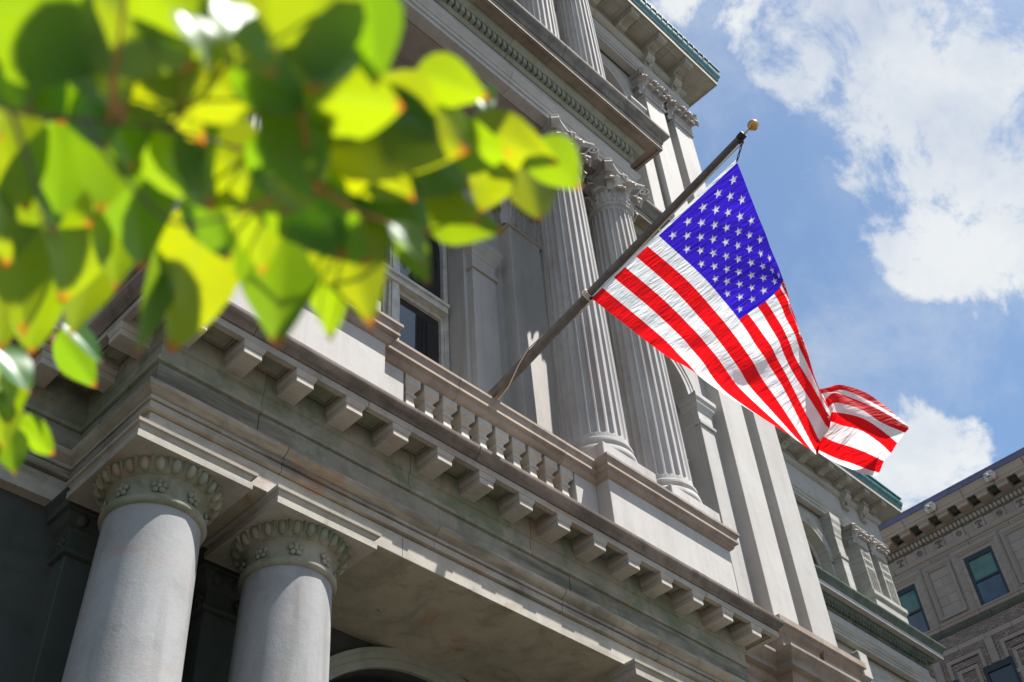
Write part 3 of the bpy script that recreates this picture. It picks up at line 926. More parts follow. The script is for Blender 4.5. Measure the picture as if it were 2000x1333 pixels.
P_ARCH_UP = [(0, 14.35), (0, 14.45), (0.022, 14.455), (0.022, 14.55), (0.036, 14.555), (0.042, 14.58), (0.072, 14.63), (0.09, 14.66), (0.09, 14.70), (0.0, 14.71)]
P_FRZ_UP = [(0.0, 14.714), (0.0, 15.03)]
P_BED_UP = [(0.02, 15.034), (0.05, 15.06), (0.06, 15.085), (0.06, 15.235), (0.15, 15.24), (0.165, 15.27), (0.20, 15.31), (0.215, 15.345), (0.215, 15.385)]
P_COR_UP = [(0.05, 15.389), (0.36, 15.389), (0.365, 15.355), (0.415, 15.35), (0.415, 15.498), (0.0, 15.499)]
P_CYM_UP = [(0.0, 15.50), (0.41, 15.50), (0.43, 15.502), (0.436, 15.53), (0.45, 15.575), (0.49, 15.63), (0.523, 15.68), (0.54, 15.715), (0.54, 15.757), (0.0, 15.79)]

P_ARCH_TOP = [(0, 22.12), (0, 22.22), (0.022, 22.225), (0.022, 22.33), (0.036, 22.335), (0.045, 22.37), (0.085, 22.43), (0.095, 22.46), (0.095, 22.51), (0.0, 22.52)]
P_FRZ_TOP = [(0.0, 22.524), (0.0, 22.86)]
P_BED_TOP = [(0.02, 22.864), (0.05, 22.885), (0.10, 22.94), (0.12, 22.99), (0.12, 23.02), (0.07, 23.03), (0.07, 23.335)]
P_COR_TOP = [(0.05, 23.34), (0.645, 23.34), (0.65, 23.315), (0.68, 23.31), (0.68, 23.40), (0.675, 23.405), (0.69, 23.43), (0.69, 23.46), (0.0, 23.5)]


def shift(prof, dz, k=1.0, z0=None):
    z0 = prof[0][1] if z0 is None else z0
    return [(p * k, z0 + (z - z0) * k + dz) for p, z in prof]


# ---------------------------------------------------------------- main walls
wall_open2 = [(6.27, 0.97, 8.75, 12.2), (11.3, 0.86, 8.75, 12.2), (1.27, 0.86, 8.75, 12.2)]
wall_open3 = [(6.27, 0.85, 17.2, 20.75), (11.45, 0.86, 17.2, 20.75), (1.15, 0.86, 17.2, 20.75)]
hp('wall', arch_wall(XLM, XM - 0.02, 7.0, 15.6, YW, wall_open2, 0.5), M['granite'])
hp('wall', arch_wall(XLM, XM - 0.02, 15.6, 23.4, YW, wall_open3, 0.5), M['granite'])
low_open = [(6.35, 1.58, -1.6, 3.68)]
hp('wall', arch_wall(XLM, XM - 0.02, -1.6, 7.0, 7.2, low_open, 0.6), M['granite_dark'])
side = MB().add([(XM - 0.02, YW, GZ), (XM - 0.02, 14, GZ), (XM - 0.02, 14, 23.4), (XM - 0.02, YW, 23.4)], [(0, 1, 2, 3)])
side.add([(XLM, YW, GZ), (XLM, 14, GZ), (XLM, 14, 23.4), (XLM, YW, 23.4)], [(3, 2, 1, 0)])
side.add([(XLM, 14, GZ), (XM, 14, GZ), (XM, 14, 23.4), (XLM, 14, 23.4)], [(0, 1, 2, 3)])
side.add([(XLM, 7.0, 23.45), (XM, 7.0, 23.45), (XM, 14, 23.45), (XLM, 14, 23.45)], [(0, 1, 2, 3)])
side.add([(XLM, 8.4, GZ), (XM, 8.4, GZ), (XM, 8.4, 23.4), (XLM, 8.4, 23.4)], [(0, 1, 2, 3)])
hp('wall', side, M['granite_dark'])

for (cx, hw, sill, zs) in wall_open2:
    window(cx, hw - 0.02, sill, zs, 7.62 if cx == 6.27 else 7.60, None, True, 10.95)
    hp('archivolt', archivolt(cx, zs, hw, 0.22, YW, 0.05), M['granite'], smooth=True)
for (cx, hw, sill, zs) in wall_open3:
    window(cx, hw - 0.02, sill, zs, 7.60, None, True, 19.6)
    hp('archivolt', archivolt(cx, zs, hw, 0.27, YW, 0.07), M['granite'], smooth=True)
# drapes hanging in the dark room behind the middle window
for s in (-1, 1):
    dr = MB()
    pts = [(6.27 + s * (0.18 + 0.035 * i), 7.86 + 0.03 * math.sin(i * 2.1)) for i in range(20)]
    for (xa, ya), (xb, yb) in zip(pts[:-1], pts[1:]):
        dr.add([(xa, ya, 8.8), (xb, yb, 8.8), (xb, yb, 13.0), (xa, ya, 13.0)], [(0, 1, 2, 3)])
    hp('drape', dr, M['curtain'], smooth=True)


def impost(x0, x1, y, yb, z0, z1, zc, mat='granite'):
    """small square pier with a moulded impost cap"""
    sh = hp('impost_pier', MB().box(x0, x1, y, yb, z0, zc), M[mat], bevel=0.006)
    h = z1 - zc
    prof = [(0.0, zc), (0.03, zc), (0.035, zc + 0.045 * h / 0.55), (0.004, zc + 0.06 * h / 0.55), (0.004, zc + 0.26 * h / 0.55), (0.02, zc + 0.28 * h / 0.55), (0.025, zc + 0.32 * h / 0.55), (0.06, zc + 0.38 * h / 0.55),
            (0.065, zc + 0.43 * h / 0.55), (0.09, zc + 0.47 * h / 0.55), (0.09, zc + 0.55 * h / 0.55), (-0.1, zc + 0.555 * h / 0.55)]
    obj('impost_cap', MB().sweep([(x0, yb), (x0, y), (x1, y), (x1, yb)], prof), M[mat], sh)


for x0, x1 in ((7.31, 7.74), (4.80, 5.23), (12.185, 12.53), (10.0, 10.42), (0.05, 0.395)):
    impost(x0, x1, 7.22, 7.5, 7.6, 12.2, 11.62)
for x0, x1 in ((12.33, 12.70), (10.2, 10.58), (7.14, 7.5)):
    impost(x0, x1, 7.22, 7.5, 16.2, 20.75, 20.35)

# ---------------------------------------------------------------- capitals
def acanthus(h, w, curl=0.5):
    """one carved leaf: lobed, ribbed, tip rolled forward; built facing -Y, base at the origin"""
    ns, nt_ = 14, 8
    mb = MB()
    for side_ in (0, 1):
        for i in range(ns + 1):
            s = i / ns
            # centre line: up the bell then over
            if s < 0.62:
                y, z = -0.02 - 0.05 * s, h * s * 1.35
            else:
                a = (s - 0.62) / 0.38 * PI * 1.02
                rr = h * 0.14
                y = -0.051 - rr * (1 - math.cos(a)) * (0.9 + curl)
                z = h * 0.837 + rr * math.sin(a) * 1.15
            ww = w * (1.0 - 0.22 * s) * (1 + 0.17 * math.cos(s * 2 * PI * 3.5 + PI)) * (1.0 if s < 0.9 else 0.8)
            for j in range(nt_ + 1):
                t = -1 + 2 * j / nt_
                rib = 0.010 * math.cos(t * PI * 2.5) + 0.012 * (1 - t * t)
                mb.v.append((t * ww * 0.5, y - rib * (1 if side_ == 0 else 0) + (0.022 if side_ else 0), z - abs(t) ** 2 * 0.02 - (0.012 if side_ and s > 0.6 else 0)))
    k = nt_ + 1
    o2 = (ns + 1) * k
    for i in range(ns):
        for j in range(nt_):
            a = i * k + j
            mb.f.append((a, a + 1, a + k + 1, a + k))
            mb.f.append((o2 + a, o2 + a + k, o2 + a + k + 1, o2 + a + 1))
    for i in range(ns):
        for j in (0, nt_):
            a = i * k + j
            mb.f.append((a, a + k, o2 + a + k, o2 + a))
    for j in range(nt_):
        a = ns * k + j
        mb.f.append((a, a + 1, o2 + a + 1, o2 + a))
    return mb


def volute(h=0.36):
    """corner scroll: a coiled band on a rising stem; faces -Y, coil axis along X"""
    mb = MB()
    pts = []
    for i in range(30):
        t = i / 29
        if t < 0.35:
            u = t / 0.35
            pts.append((0.0, -0.02 - 0.13 * u * u, h * (0.95 * u)))
        else:
            u = (t - 0.35) / 0.65
            a = PI / 2 + 0.4 - u * PI * 3.2
            r = 0.085 * (1 - 0.82 * u)
            pts.append((0.0, -0.17 - r * math.cos(a) * 1.0 - 0.01, h * 0.95 - 0.05 + r * math.sin(a)))
    wid = 0.10
    n = len(pts)
    for i, (x, y, z) in enumerate(pts):
        w = wid * (0.75 + 0.35 * min(1, i / 10))
        th = 0.024
        j0, j1 = max(0, i - 1), min(n - 1, i + 1)
        d = Vector((0, pts[j1][1] - pts[j0][1], pts[j1][2] - pts[j0][2]))
        d.normalize()
        nn = Vector((0, d.z, -d.y))
        for sx, sn in ((-1, -1), (1, -1), (1, 1), (-1, 1)):
            mb.v.append((sx * w * 0.5, y + nn.y * th * 0.5 * sn, z + nn.z * th * 0.5 * sn))
    for i in range(n - 1):
        for q in range(4):
            r = (q + 1) % 4
            mb.f.append((i * 4 + q, i * 4 + r, (i + 1) * 4 + r, (i + 1) * 4 + q))
    mb.f.append((0, 3, 2, 1))
    # eye
    mb.ball((0, -0.185, h * 0.95 - 0.05), 0.03, 8, 6, (1.7, 1, 1))
    return mb


def abacus_mb(half, z0, z1, dip=0.10, cut=0.075):
    """square slab with hollowed sides and clipped corners"""
    pts = []
    for q in range(4):
        a = q * PI / 2
        ca, sa = math.cos(a), math.sin(a)
        for i in range(9):
            t = -1 + 2 * i / 8
            x = t * (half - cut)
            y = -(half - dip * (1 - t * t))
            pts.append((x * ca - y * sa, x * sa + y * ca))
    n = len(pts)
    mb = MB()
    tiers = [(0.90, z0), (0.90, z0 + (z1 - z0) * 0.45), (0.97, z0 + (z1 - z0) * 0.55), (1.0, z0 + (z1 - z0) * 0.7), (1.0, z1)]
    for k, z in tiers:
        for x, y in pts:
            mb.v.append((x * k, y * k, z))
    for t in range(len(tiers) - 1):
        for i in range(n):
            j = (i + 1) % n
            mb.f.append((t * n + i, t * n + j, (t + 1) * n + j, (t + 1) * n + i))
    mb.f.append(tuple(range(n))[::-1])
    mb.f.append(tuple((len(tiers) - 1) * n + i for i in range(n)))
    return mb


LEAF_SMALL = acanthus(0.27, 0.235).mesh('capital_leaf', M['granite_col'], True, 60)
LEAF_TALL = acanthus(0.44, 0.235).mesh('capital_leaf', M['granite_col'], True, 60)
VOLUTE = volute(0.40).mesh('volute', M['granite_col'], True, 50)


def fluted(r0, r1, z0, z1, zf0, zf1, nfl=24, per=10, rows=None):
    zs = [z0]
    w = PI * (r0 + r1) / 2 / nfl * 0.78
    for e in (0.0, 0.15, 0.4, 0.7, 1.0):
        zs.append(zf0 + w * e)
    for i in range(1, 8):
        zs.append(zf0 + w + (zf1 - zf0 - 2 * w) * i / 8)
    for e in (1.0, 0.7, 0.4, 0.15, 0.0):
        zs.append(zf1 - w * e)
    zs.append(z1)
    mb = MB()
    n = nfl * per
    for z in zs:
        t = (z - z0) / (z1 - z0)
        r = r0 + (r1 - r0) * (t * 0.55 + 0.45 * t * t)
        ww = 2 * PI * r / nfl * 0.78 * 0.5
        e = min(z - zf0, zf1 - z)
        hfrac = 0.0 if e <= 0 else (1.0 if e >= ww else math.sqrt(max(0, 1 - (1 - e / ww) ** 2)))
        for i in range(n):
            q = (i % per) / per
            d = 0.0
            if q > 0.20:
                x = (q - 0.20) / 0.80 * 2 - 1
                x = -1 + 2 * (q - 0.2) / 0.8
                if abs(x) < hfrac and hfrac > 0:
                    d = ww * 0.82 * hfrac * math.sqrt(max(0, 1 - (x / hfrac) ** 2))
            a = 2 * PI * i / n
            mb.v.append(((r - d) * math.cos(a), (r - d) * math.sin(a), z))
    k = len(zs)
    for j in range(k - 1):
        for i in range(n):
            i2 = (i + 1) % n
            mb.f.append((j * n + i, j * n + i2, (j + 1) * n + i2, (j + 1) * n + i))
    return mb


def corinthian(x, y, zb, zt, r0=0.392, r1=0.318, name='column', plinth_h=0.32):
    """fluted column standing on zb; zt is the top of its abacus"""
    zp = zb + plinth_h
    za = zt - 0.10
    cap0 = za - 0.62
    mb = fluted(r0, r1, zp + 0.27, cap0 - 0.07, zp + 0.33, cap0 - 0.13)
    mb.lathe([(0.30, zp), (0.435, zp), (0.452, zp + 0.03), (0.455, zp + 0.07), (0.445, zp + 0.115), (0.42, zp + 0.14), (0.405, zp + 0.15), (0.398, zp + 0.175), (0.41, zp + 0.195), (0.425, zp + 0.205), (0.425, zp + 0.235), (0.40, zp + 0.245), (r0, zp + 0.275)], 0, 0, 64, 0, False)
    mb.lathe([(r1 - 0.02, cap0 - 0.075), (r1 + 0.012, cap0 - 0.07), (r1 + 0.012, cap0 - 0.055), (r1 + 0.03, cap0 - 0.045), (r1 + 0.035, cap0 - 0.02), (r1 + 0.025, cap0), (r1 - 0.01, cap0 + 0.005)], 0, 0, 64, 0, False)
    # bell
    mb.lathe([(r1 - 0.01, cap0), (r1 - 0.012, cap0 + 0.25), (r1 + 0.0, cap0 + 0.42), (r1 + 0.045, cap0 + 0.54), (r1 + 0.07, cap0 + 0.6), (r1 + 0.07, za)], 0, 0, 48, 0, True)
    col = obj(name, mb, M['granite_col'], hall, True, angle=30)
    col.location = (x + hall_inv[0], y + hall_inv[1], hall_inv[2])
    obj('plinth', MB().box(-0.453, 0.453, -0.453, 0.453, zb, zp), M['granite_col'], col, bevel=0.008)
    obj('abacus', abacus_mb(0.475, za, zt), M['granite_col'], col)
    for i in range(8):
        a = 2 * PI * i / 8
        for me, off, rr in ((LEAF_SMALL, PI / 8, r1 - 0.005), (LEAF_TALL, 0, r1 - 0.012)):
            b = a + off
            place(me, 'capital_leaf', col, (rr * math.sin(b), -rr * math.cos(b), cap0), b)
    for i in range(4):
        b = PI / 4 + i * PI / 2
        rr = r1 + 0.05
        place(VOLUTE, 'volute', col, (rr * math.sin(b), -rr * math.cos(b), cap0 + 0.22), b, (1.15, 1.15, 1))
        b = i * PI / 2
        place(FLEURON, 'fleuron', col, (0.385 * math.sin(b), -0.385 * math.cos(b), za + 0.02), b)
    return col


def fleuron():
    mb = MB()
    mb.ball((0, -0.03, 0.0), 0.035, 8, 6)
    for i in range(6):
        a = 2 * PI * i / 6
        mb.ball((0.055 * math.cos(a), -0.015, 0.05 * math.sin(a)), 0.032, 7, 5, (1, 0.7, 1))
    return mb


FLEURON = fleuron().mesh('fleuron', M['granite_col'], True, 60)


def pilaster(x0, x1, y, yb, zb, zt, capz, name='pilaster', mat='granite', base=True, flutes=False, lm=1.0, deep=None):
    """flat pilaster with a leaf capital from capz to zt"""
    sh = hp(name, MB().box(x0, x1, y, yb, zb, capz), M[mat], bevel=0.006)
    h = zt - capz
    za = zt - 0.10 * lm
    if base:
        prof = [(0.09, zb), (0.09, zb + 0.14), (0.10, zb + 0.17), (0.10, zb + 0.23), (0.06, zb + 0.26), (0.05, zb + 0.30), (0.055, zb + 0.33), (0.02, zb + 0.36), (0.0, zb + 0.40)]
        obj('base', MB().sweep([(x0, yb), (x0, y), (x1, y), (x1, yb)], prof), M[mat], sh)
    obj('astragal', MB().sweep([(x0, yb), (x0, y), (x1, y), (x1, yb)], [(0, capz - 0.07), (0.035, capz - 0.065), (0.045, capz - 0.03), (0.03, capz), (-0.01, capz)]), M[mat], sh)
    obj('bell', MB().sweep([(x0 + 0.01, yb), (x0 + 0.01, y + 0.01), (x1 - 0.01, y + 0.01), (x1 - 0.01, yb)], [(0, capz - 0.005), (0, capz + h * 0.5), (0.03, capz + h * 0.72), (0.06, za)]), M[mat], sh)
    obj('abacus', MB().sweep([(x0 - 0.03, yb), (x0 - 0.03, y - 0.03), (x1 + 0.03, y - 0.03), (x1 + 0.03, yb)], [(-0.1, za), (0.05, za), (0.05, za + 0.04), (0.085, za + 0.06), (0.085, zt), (-0.1, zt)]), M[mat], sh)
    k = h / 0.72
    w = x1 - x0
    for i in range(3):
        place(LEAF_SMALL, 'capital_leaf', sh, (x0 + w * (i + 0.5) / 3, y, capz), 0, (w / 0.66, 1.1, k))
    for i in range(4):
        place(LEAF_TALL, 'capital_leaf', sh, (x0 + w * (i + 0.0) / 3, y + (0.01 if 0 < i < 3 else 0.03), capz), (-0.5, 0, 0, 0.5)[i], (w / 0.66, 1.1, k))
    for yy, r in ((y + 0.16, -PI / 2),):
        place(LEAF_SMALL, 'capital_leaf', sh, (x0, yy, capz), r, (1, 1.1, k))
        place(LEAF_SMALL, 'capital_leaf', sh, (x1, yy, capz), -r, (1, 1.1, k))
    place(VOLUTE, 'volute', sh, (x0 + 0.02, y + 0.02, capz + 0.32 * k), -PI / 4, (1.0, 1.0, 0.85 * k))
    place(VOLUTE, 'volute', sh, (x1 - 0.02, y + 0.02, capz + 0.32 * k), PI / 4, (1.0, 1.0, 0.85 * k))
    place(FLEURON, 'fleuron', sh, ((x0 + x1) / 2, y - 0.07, za + 0.03), 0)
    if flutes:
        nf = 5
        for i in range(nf):
            xa = x0 + w * (i + 0.22) / nf
            xb = x0 + w * (i + 0.78) / nf
            obj('flute_rib', MB().box(xb + 0.012, xa + w / nf - 0.012, y - 0.035, y, zb + 0.05, capz - 0.12) if i < nf - 1 else MB().box(x1 - 0.05, x1 - 0.003, y - 0.035, y, zb + 0.05, capz - 0.12), M[mat], sh)
        obj('flute_rib', MB().box(x0 + 0.003, x0 + 0.05, y - 0.035, y, zb + 0.05, capz - 0.12), M[mat], sh)
        zz = capz - 0.12
        for q in range(3):
            obj('flute_bar', MB().box(x0 + 0.05, x1 - 0.05, y - 0.03, y, zz - 0.16 - q * 0.28, zz - 0.08 - q * 0.28), M[mat], sh)
    return sh


# ---------------------------------------------------------------- lower portico
rosette = MB()
rosette.ball((0, -0.012, 0), 0.018, 8, 6)
for i in range(5):
    a = 2 * PI * i / 5 + 0.3
    rosette.ball((0.033 * math.cos(a), -0.006, 0.033 * math.sin(a)), 0.021, 8, 6, (1, 0.7, 1))
ROSETTE = rosette.mesh('rosette', M['granite_cap'], True, 60)
egg = MB().ball((0, 0, 0), 0.05, 10, 8, (0.72, 0.8, 1.15))
EGG = egg.mesh('egg', M['granite_cap'], True, 60)
dart = MB().add([(-0.014, 0.0, 0.055), (0.014, 0, 0.055), (0, 0.0, -0.05), (0, -0.03, 0.04)], [(0, 1, 3), (0, 3, 2), (1, 2, 3)])
DART = dart.mesh('dart', M['granite_cap'])
EGG_D = egg.mesh('egg', M['granite_dark'], True, 60)  # respond copies in the shade-darkened stone
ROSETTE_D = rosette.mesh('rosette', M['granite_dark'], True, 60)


def tuscan(x, y):
    mb = MB().lathe([(0.385, -1.2), (0.385, 0.2), (0.375, 2.2), (0.358, 3.8), (0.338, 4.86), (0.338, 4.90), (0.335, 4.925)], 0, 0, 72, 0, True)
    col = obj('smooth_column', mb, M['granite_shaft'], hall, True, angle=30)
    col.location = (x + hall_inv[0], y + hall_inv[1], hall_inv[2])
    obj('neck_ring', MB().lathe([(0.33, 4.915), (0.352, 4.92), (0.366, 4.932), (0.372, 4.95), (0.368, 4.97), (0.356, 4.98), (0.35, 4.984), (0.35, 4.998), (0.33, 5.0)], 0, 0, 72, 0, False), M['granite_cap'], col, True)
    obj('necking', MB().lathe([(0.335, 4.995), (0.334, 5.06), (0.338, 5.10), (0.352, 5.13), (0.36, 5.137), (0.36, 5.148), (0.33, 5.15)], 0, 0, 72, 0, False), M['granite_cap'], col, True)
    obj('echinus', MB().lathe([(0.34, 5.145), (0.362, 5.15), (0.392, 5.17), (0.418, 5.20), (0.43, 5.235), (0.43, 5.25), (0.3, 5.25)], 0, 0, 72, 0, False), M['granite_cap'], col, True)
    for i in range(8):
        b = 2 * PI * i / 8 + 0.30
        place(ROSETTE, 'rosette', col, (0.338 * math.sin(b), -0.338 * math.cos(b), 5.06), b, (1.15, 1.15, 1.15))
    for i in range(24):
        b = 2 * PI * i / 24
        o = place(EGG, 'egg', col, (0.408 * math.sin(b), -0.408 * math.cos(b), 5.205), b)
        o.rotation_euler = (0.45, 0, b)
        b += PI / 24
        o = place(DART, 'dart', col, (0.425 * math.sin(b), -0.425 * math.cos(b), 5.2), b)
        o.rotation_euler = (0.3, 0, b)
    h = 0.497
    ab = MB().sweep([(-h + .05, -h + .05), (h - .05, -h + .05), (h - .05, h - .05), (-h + .05, h - .05)][::1],
                    [(-0.3, 5.247), (0.026, 5.247), (0.028, 5.302), (0.008, 5.304), (0.008, 5.318), (0.026, 5.356), (0.047, 5.362), (0.05, 5.388), (-0.3, 5.388)], True)
    obj('abacus', ab, M['granite_low'], col)
    return col


for x in COLX:
    tuscan(x, CY + 0.005)

# responds behind the lower columns
for x in COLX:
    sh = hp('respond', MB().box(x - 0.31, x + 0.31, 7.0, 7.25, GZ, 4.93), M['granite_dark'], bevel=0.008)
    pth = [(x - 0.31, 7.25), (x - 0.31, 7.0), (x + 0.31, 7.0), (x + 0.31, 7.25)]
    obj('neck_ring', MB().sweep(pth, [(-0.01, 4.93), (0.03, 4.935), (0.04, 4.955), (0.03, 4.985), (-0.01, 4.99)]), M['granite_dark'], sh)
    obj('necking', MB().sweep(pth, [(0, 4.98), (0, 5.12), (0.03, 5.15), (-0.05, 5.15)]), M['granite_dark'], sh)
    obj('echinus', MB().sweep(pth, [(0.02, 5.15), (0.06, 5.18), (0.09, 5.235), (0.09, 5.25), (-0.05, 5.25)]), M['granite_dark'], sh)
    obj('abacus', MB().sweep(pth, [(-0.05, 5.25), (0.12, 5.25), (0.12, 5.33), (0.16, 5.36), (0.16, 5.386), (-0.05, 5.386)]), M['granite_dark'], sh)
    for i in range(4):
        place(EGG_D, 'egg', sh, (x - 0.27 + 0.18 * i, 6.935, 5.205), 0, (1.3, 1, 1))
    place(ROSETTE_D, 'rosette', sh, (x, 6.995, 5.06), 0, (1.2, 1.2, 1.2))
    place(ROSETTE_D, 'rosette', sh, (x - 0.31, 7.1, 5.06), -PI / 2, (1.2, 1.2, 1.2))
hp('archivolt', archivolt(6.35, 3.68, 1.58, 0.17, 7.2, 0.09, 40), M['granite_green'], smooth=True)
hp('archivolt', archivolt(6.35, 3.68, 1.38, 0.12, 7.36, 0.06, 40), M['granite_green'], smooth=True)
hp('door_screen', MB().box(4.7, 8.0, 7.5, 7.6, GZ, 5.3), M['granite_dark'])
# carved leaf scroll in the spandrel beside the arch
sp = MB()
for k in range(9):
    a = k * 0.7
    sp.ball((5.12 + 0.028 * k * math.cos(a) - 0.02 * k, 7.19, 5.27 + 0.012 * k * math.sin(a)), 0.04, 8, 6, (1.2, 0.5, 0.8))
hp('spandrel_carving', sp, M['granite_green'], smooth=True)

# lower entablature: portico and the wall to its left
U_LOW = [(-1.9, 7.1), (XL, 7.1), (XL, 6.0), (XR, 6.0), (XR, 7.1)]
U_LOW = [(-1.8, 7.1), (XL, 7.1), (XL, 6.0), (XR, 6.0), (XR, 7.14)]
hall_stones('architrave_stone', U_LOW, P_ARCH_LOW, M['granite_low'], every=3.1, phase=0.52)
hall_stones('moulding_stone', U_LOW, P_BAND_LOW, M['granite_band'], every=1.5, phase=0.3)
hall_stones('frieze_stone', U_LOW, P_FRZ_LOW, M['granite_frieze'], every=1.7, phase=0.8)
hall_stones('bed_stone', U_LOW, P_BED_LOW, M['granite_cap'], every=1.5, phase=0.6)
hall_stones('corona_stone', U_LOW, P_COR_LOW, M['granite_low'], every=2.3, phase=0.42)
hall_stones('cyma_stone', U_LOW, P_CYM_LOW, M['granite_cyma'], every=2.3, phase=0.44)
hp('soffit', MB().box(XL + 0.004, XR - 0.004, 6.004, 7.19, 5.386, 5.45), M['granite_soffit'])
hp('portico_deck', MB().box(XL + 0.1, XR - 0.1, 6.1, 7.3, 5.46, 6.60), M['joint'])

mod = MB()
mod.box(-0.085, 0.085, -0.305, -0.045, 6.288, 6.352)
cap = [(0.0, 6.350), (0.006, 6.353), (0.008, 6.366), (0.015, 6.38), (0.018, 6.384), (0.018, 6.468), (-0.05, 6.468)]
mod.sweep([(-0.085, -0.045), (-0.085, -0.305), (0.085, -0.305), (0.085, -0.045)], cap)
MOD = mod.mesh('modillion', M['granite_brown_pale'])
cof = MB()
cof.sweep([(-0.13, -0.07), (-0.13, -0.235), (0.13, -0.235), (0.13, -0.07)][::-1], [(0.0, 6.467), (0.0, 6.445), (0.018, 6.44), (0.018, 6.467)], True)
cof.box(-0.11, 0.11, -0.215, -0.09, 6.455, 6.466)
COF = cof.mesh('coffer_frame', M['granite_cap'])


def run_mods(x, y, rotz):
    o = place(MOD, 'modillion', hall, (x + hall_inv[0], y + hall_inv[1], hall_inv[2]), rotz)
    b = o.modifiers.new('edge', 'BEVEL')
    b.width = 0.006
    b.segments = 1


for k in range(15):
    x = 2.82 + 0.498 * k
    run_mods(x, 6.0, 0)
    if k < 14:
        place(COF, 'coffer_frame', hall, (x + 0.25 + hall_inv[0], 6.0 + hall_inv[1], hall_inv[2]), 0)
for k in range(2):
    run_mods(XL, 6.22 + 0.498 * k, -PI / 2)
    place(COF, 'coffer_frame', hall, (XL + hall_inv[0], 6.47 + 0.5 * k + hall_inv[1], hall_inv[2]), -PI / 2)
for k in range(8):
    x = 2.24 - 0.5015 * k
    run_mods(x, 7.1, 0)
    place(COF, 'coffer_frame', hall, (x - 0.25 + hall_inv[0], 7.1 + hall_inv[1], hall_inv[2]), 0)

# ---------------------------------------------------------------- balustrade and pedestals
for (x0, x1) in ((2.71, 4.765), (7.817, 9.90)):
    pd = hp('pedestal', MB().box(x0, x1, 5.87, 7.2, 6.60, 7.50), M['granite'], bevel=0.006)
    obj('pedestal_cap', MB().sweep([(x0, 7.2), (x0, 5.87), (x1, 5.87), (x1, 7.2)], P_CAP), M['granite_brown'], pd, True, angle=28)
for (x0, x1) in ((4.768, 5.13), (7.47, 7.814)):
    hp('dado', MB().box(x0, x1, 6.04, 6.36, 6.60, 7.497), M['granite'], bevel=0.006)
rail_prof = P_CAP
hall_stones('rail_stone', [(4.768, 6.04), (7.814, 6.04)], rail_prof, M['granite_brown'], every=1.6, phase=0.62)
hp('rail_core', MB().box(4.768, 7.814, 6.07, 6.36, 7.50, 7.725), M['granite_brown'])
hp('balustrade_plinth', MB().box(4.768, 7.814, 6.03, 6.36, 6.60, 6.69), M['granite'], bevel=0.006)


def baluster_mb():
    s = 2 ** 0.5
    prof = [(0.085, 6.69), (0.085, 6.745), (0.06, 6.765), (0.05, 6.80), (0.075, 6.88), (0.083, 6.95), (0.075, 7.05), (0.052, 7.20), (0.047, 7.27), (0.047, 7.285), (0.066, 7.29), (0.066, 7.315), (0.05, 7.32), (0.055, 7.355), (0.078, 7.385), (0.095, 7.40), (0.095, 7.498)]
    return MB().lathe([(r * s, z) for r, z in prof], 0, 0, 4, PI / 4, True)


BAL = baluster_mb().mesh('baluster', M['granite_brown_pale'])
for k in range(10):
    o = place(BAL, 'baluster', hall, (5.13 + 0.117 + 0.234 * k + hall_inv[0], 6.135 + hall_inv[1], hall_inv[2]))
    b = o.modifiers.new('edge', 'BEVEL')
    b.width = 0.006
    b.segments = 2
    b.limit_method = 'ANGLE'
hp('balcony_floor', MB().box(XL + 0.05, XR - 0.05, 6.02, 7.3, 6.605, 6.64), M['granite_brown'])

# ---------------------------------------------------------------- second storey order
for x in COLX:
    corinthian(x, CY, 7.742, 14.35)
for x in COLX:
    pilaster(x - 0.325, x + 0.30, YP, 7.35, 7.72, 14.35, 12.98, 'respond', 'granite', False)
X2L, X2R = 2.785, 9.83
Y2 = 6.03
U_UP = [(-1.8, 7.17), (X2L, 7.17), (X2L, Y2), (X2R, Y2), (X2R, 7.17), (12.755, 7.17)]
hall_stones('architrave_stone', U_UP, P_ARCH_UP, M['granite'], every=2.6, phase=0.7)
hall_stones('frieze_stone', U_UP, P_FRZ_UP, M['granite'], every=1.9, phase=0.4)
hall_stones('bed_stone', U_UP, P_BED_UP, M['granite_green'], every=1.9, phase=0.9)
hall_stones('corona_stone', U_UP, P_COR_UP, M['granite_brown'], every=2.2, phase=0.55)
hall_stones('cyma_stone', U_UP, P_CYM_UP, M['granite_grime'], every=2.2, phase=0.57)
dn = MB()
nd_ = 66
for k in range(nd_):
    x = X2L + 0.03 + (X2R - X2L - 0.06) * (k + 0.5) / nd_
    dn.box(x - 0.034, x + 0.034, Y2 - 0.135, Y2 - 0.05, 15.10, 15.236)
for k in range(24):
    x = 10.1 + 0.107 * k
    dn.box(x - 0.034, x + 0.034, 7.17 - 0.135, 7.17 - 0.05, 15.10, 15.236)
hp('dentil_row', dn, M['granite_green'], kind='stuff')
# ceiling behind the architrave: beam, sunk panel, moulded borders
hp('architrave_beam', MB().box(X2L + 0.19, X2R - 0.19, Y2 + 0.19, 6.68, 14.354, 15.3), M['granite_ceiling'])
hp('ceiling', MB().box(X2L + 0.02, X2R - 0.02, 6.62, 7.3, 14.40, 15.2), M['granite_ceiling'])
for (a, b) in ((6.69, 6.73), (6.78, 6.80), (7.0, 7.02), (7.08, 7.13)):
    hp('ceiling_rib', MB().box(4.9, 7.7, a, b, 14.375, 14.41), M['granite_ceiling'])
hp('cornice_core', MB().box(X2L + 0.05, X2R - 0.05, Y2 + 0.05, 7.3, 15.35, 15.775), M['joint'])

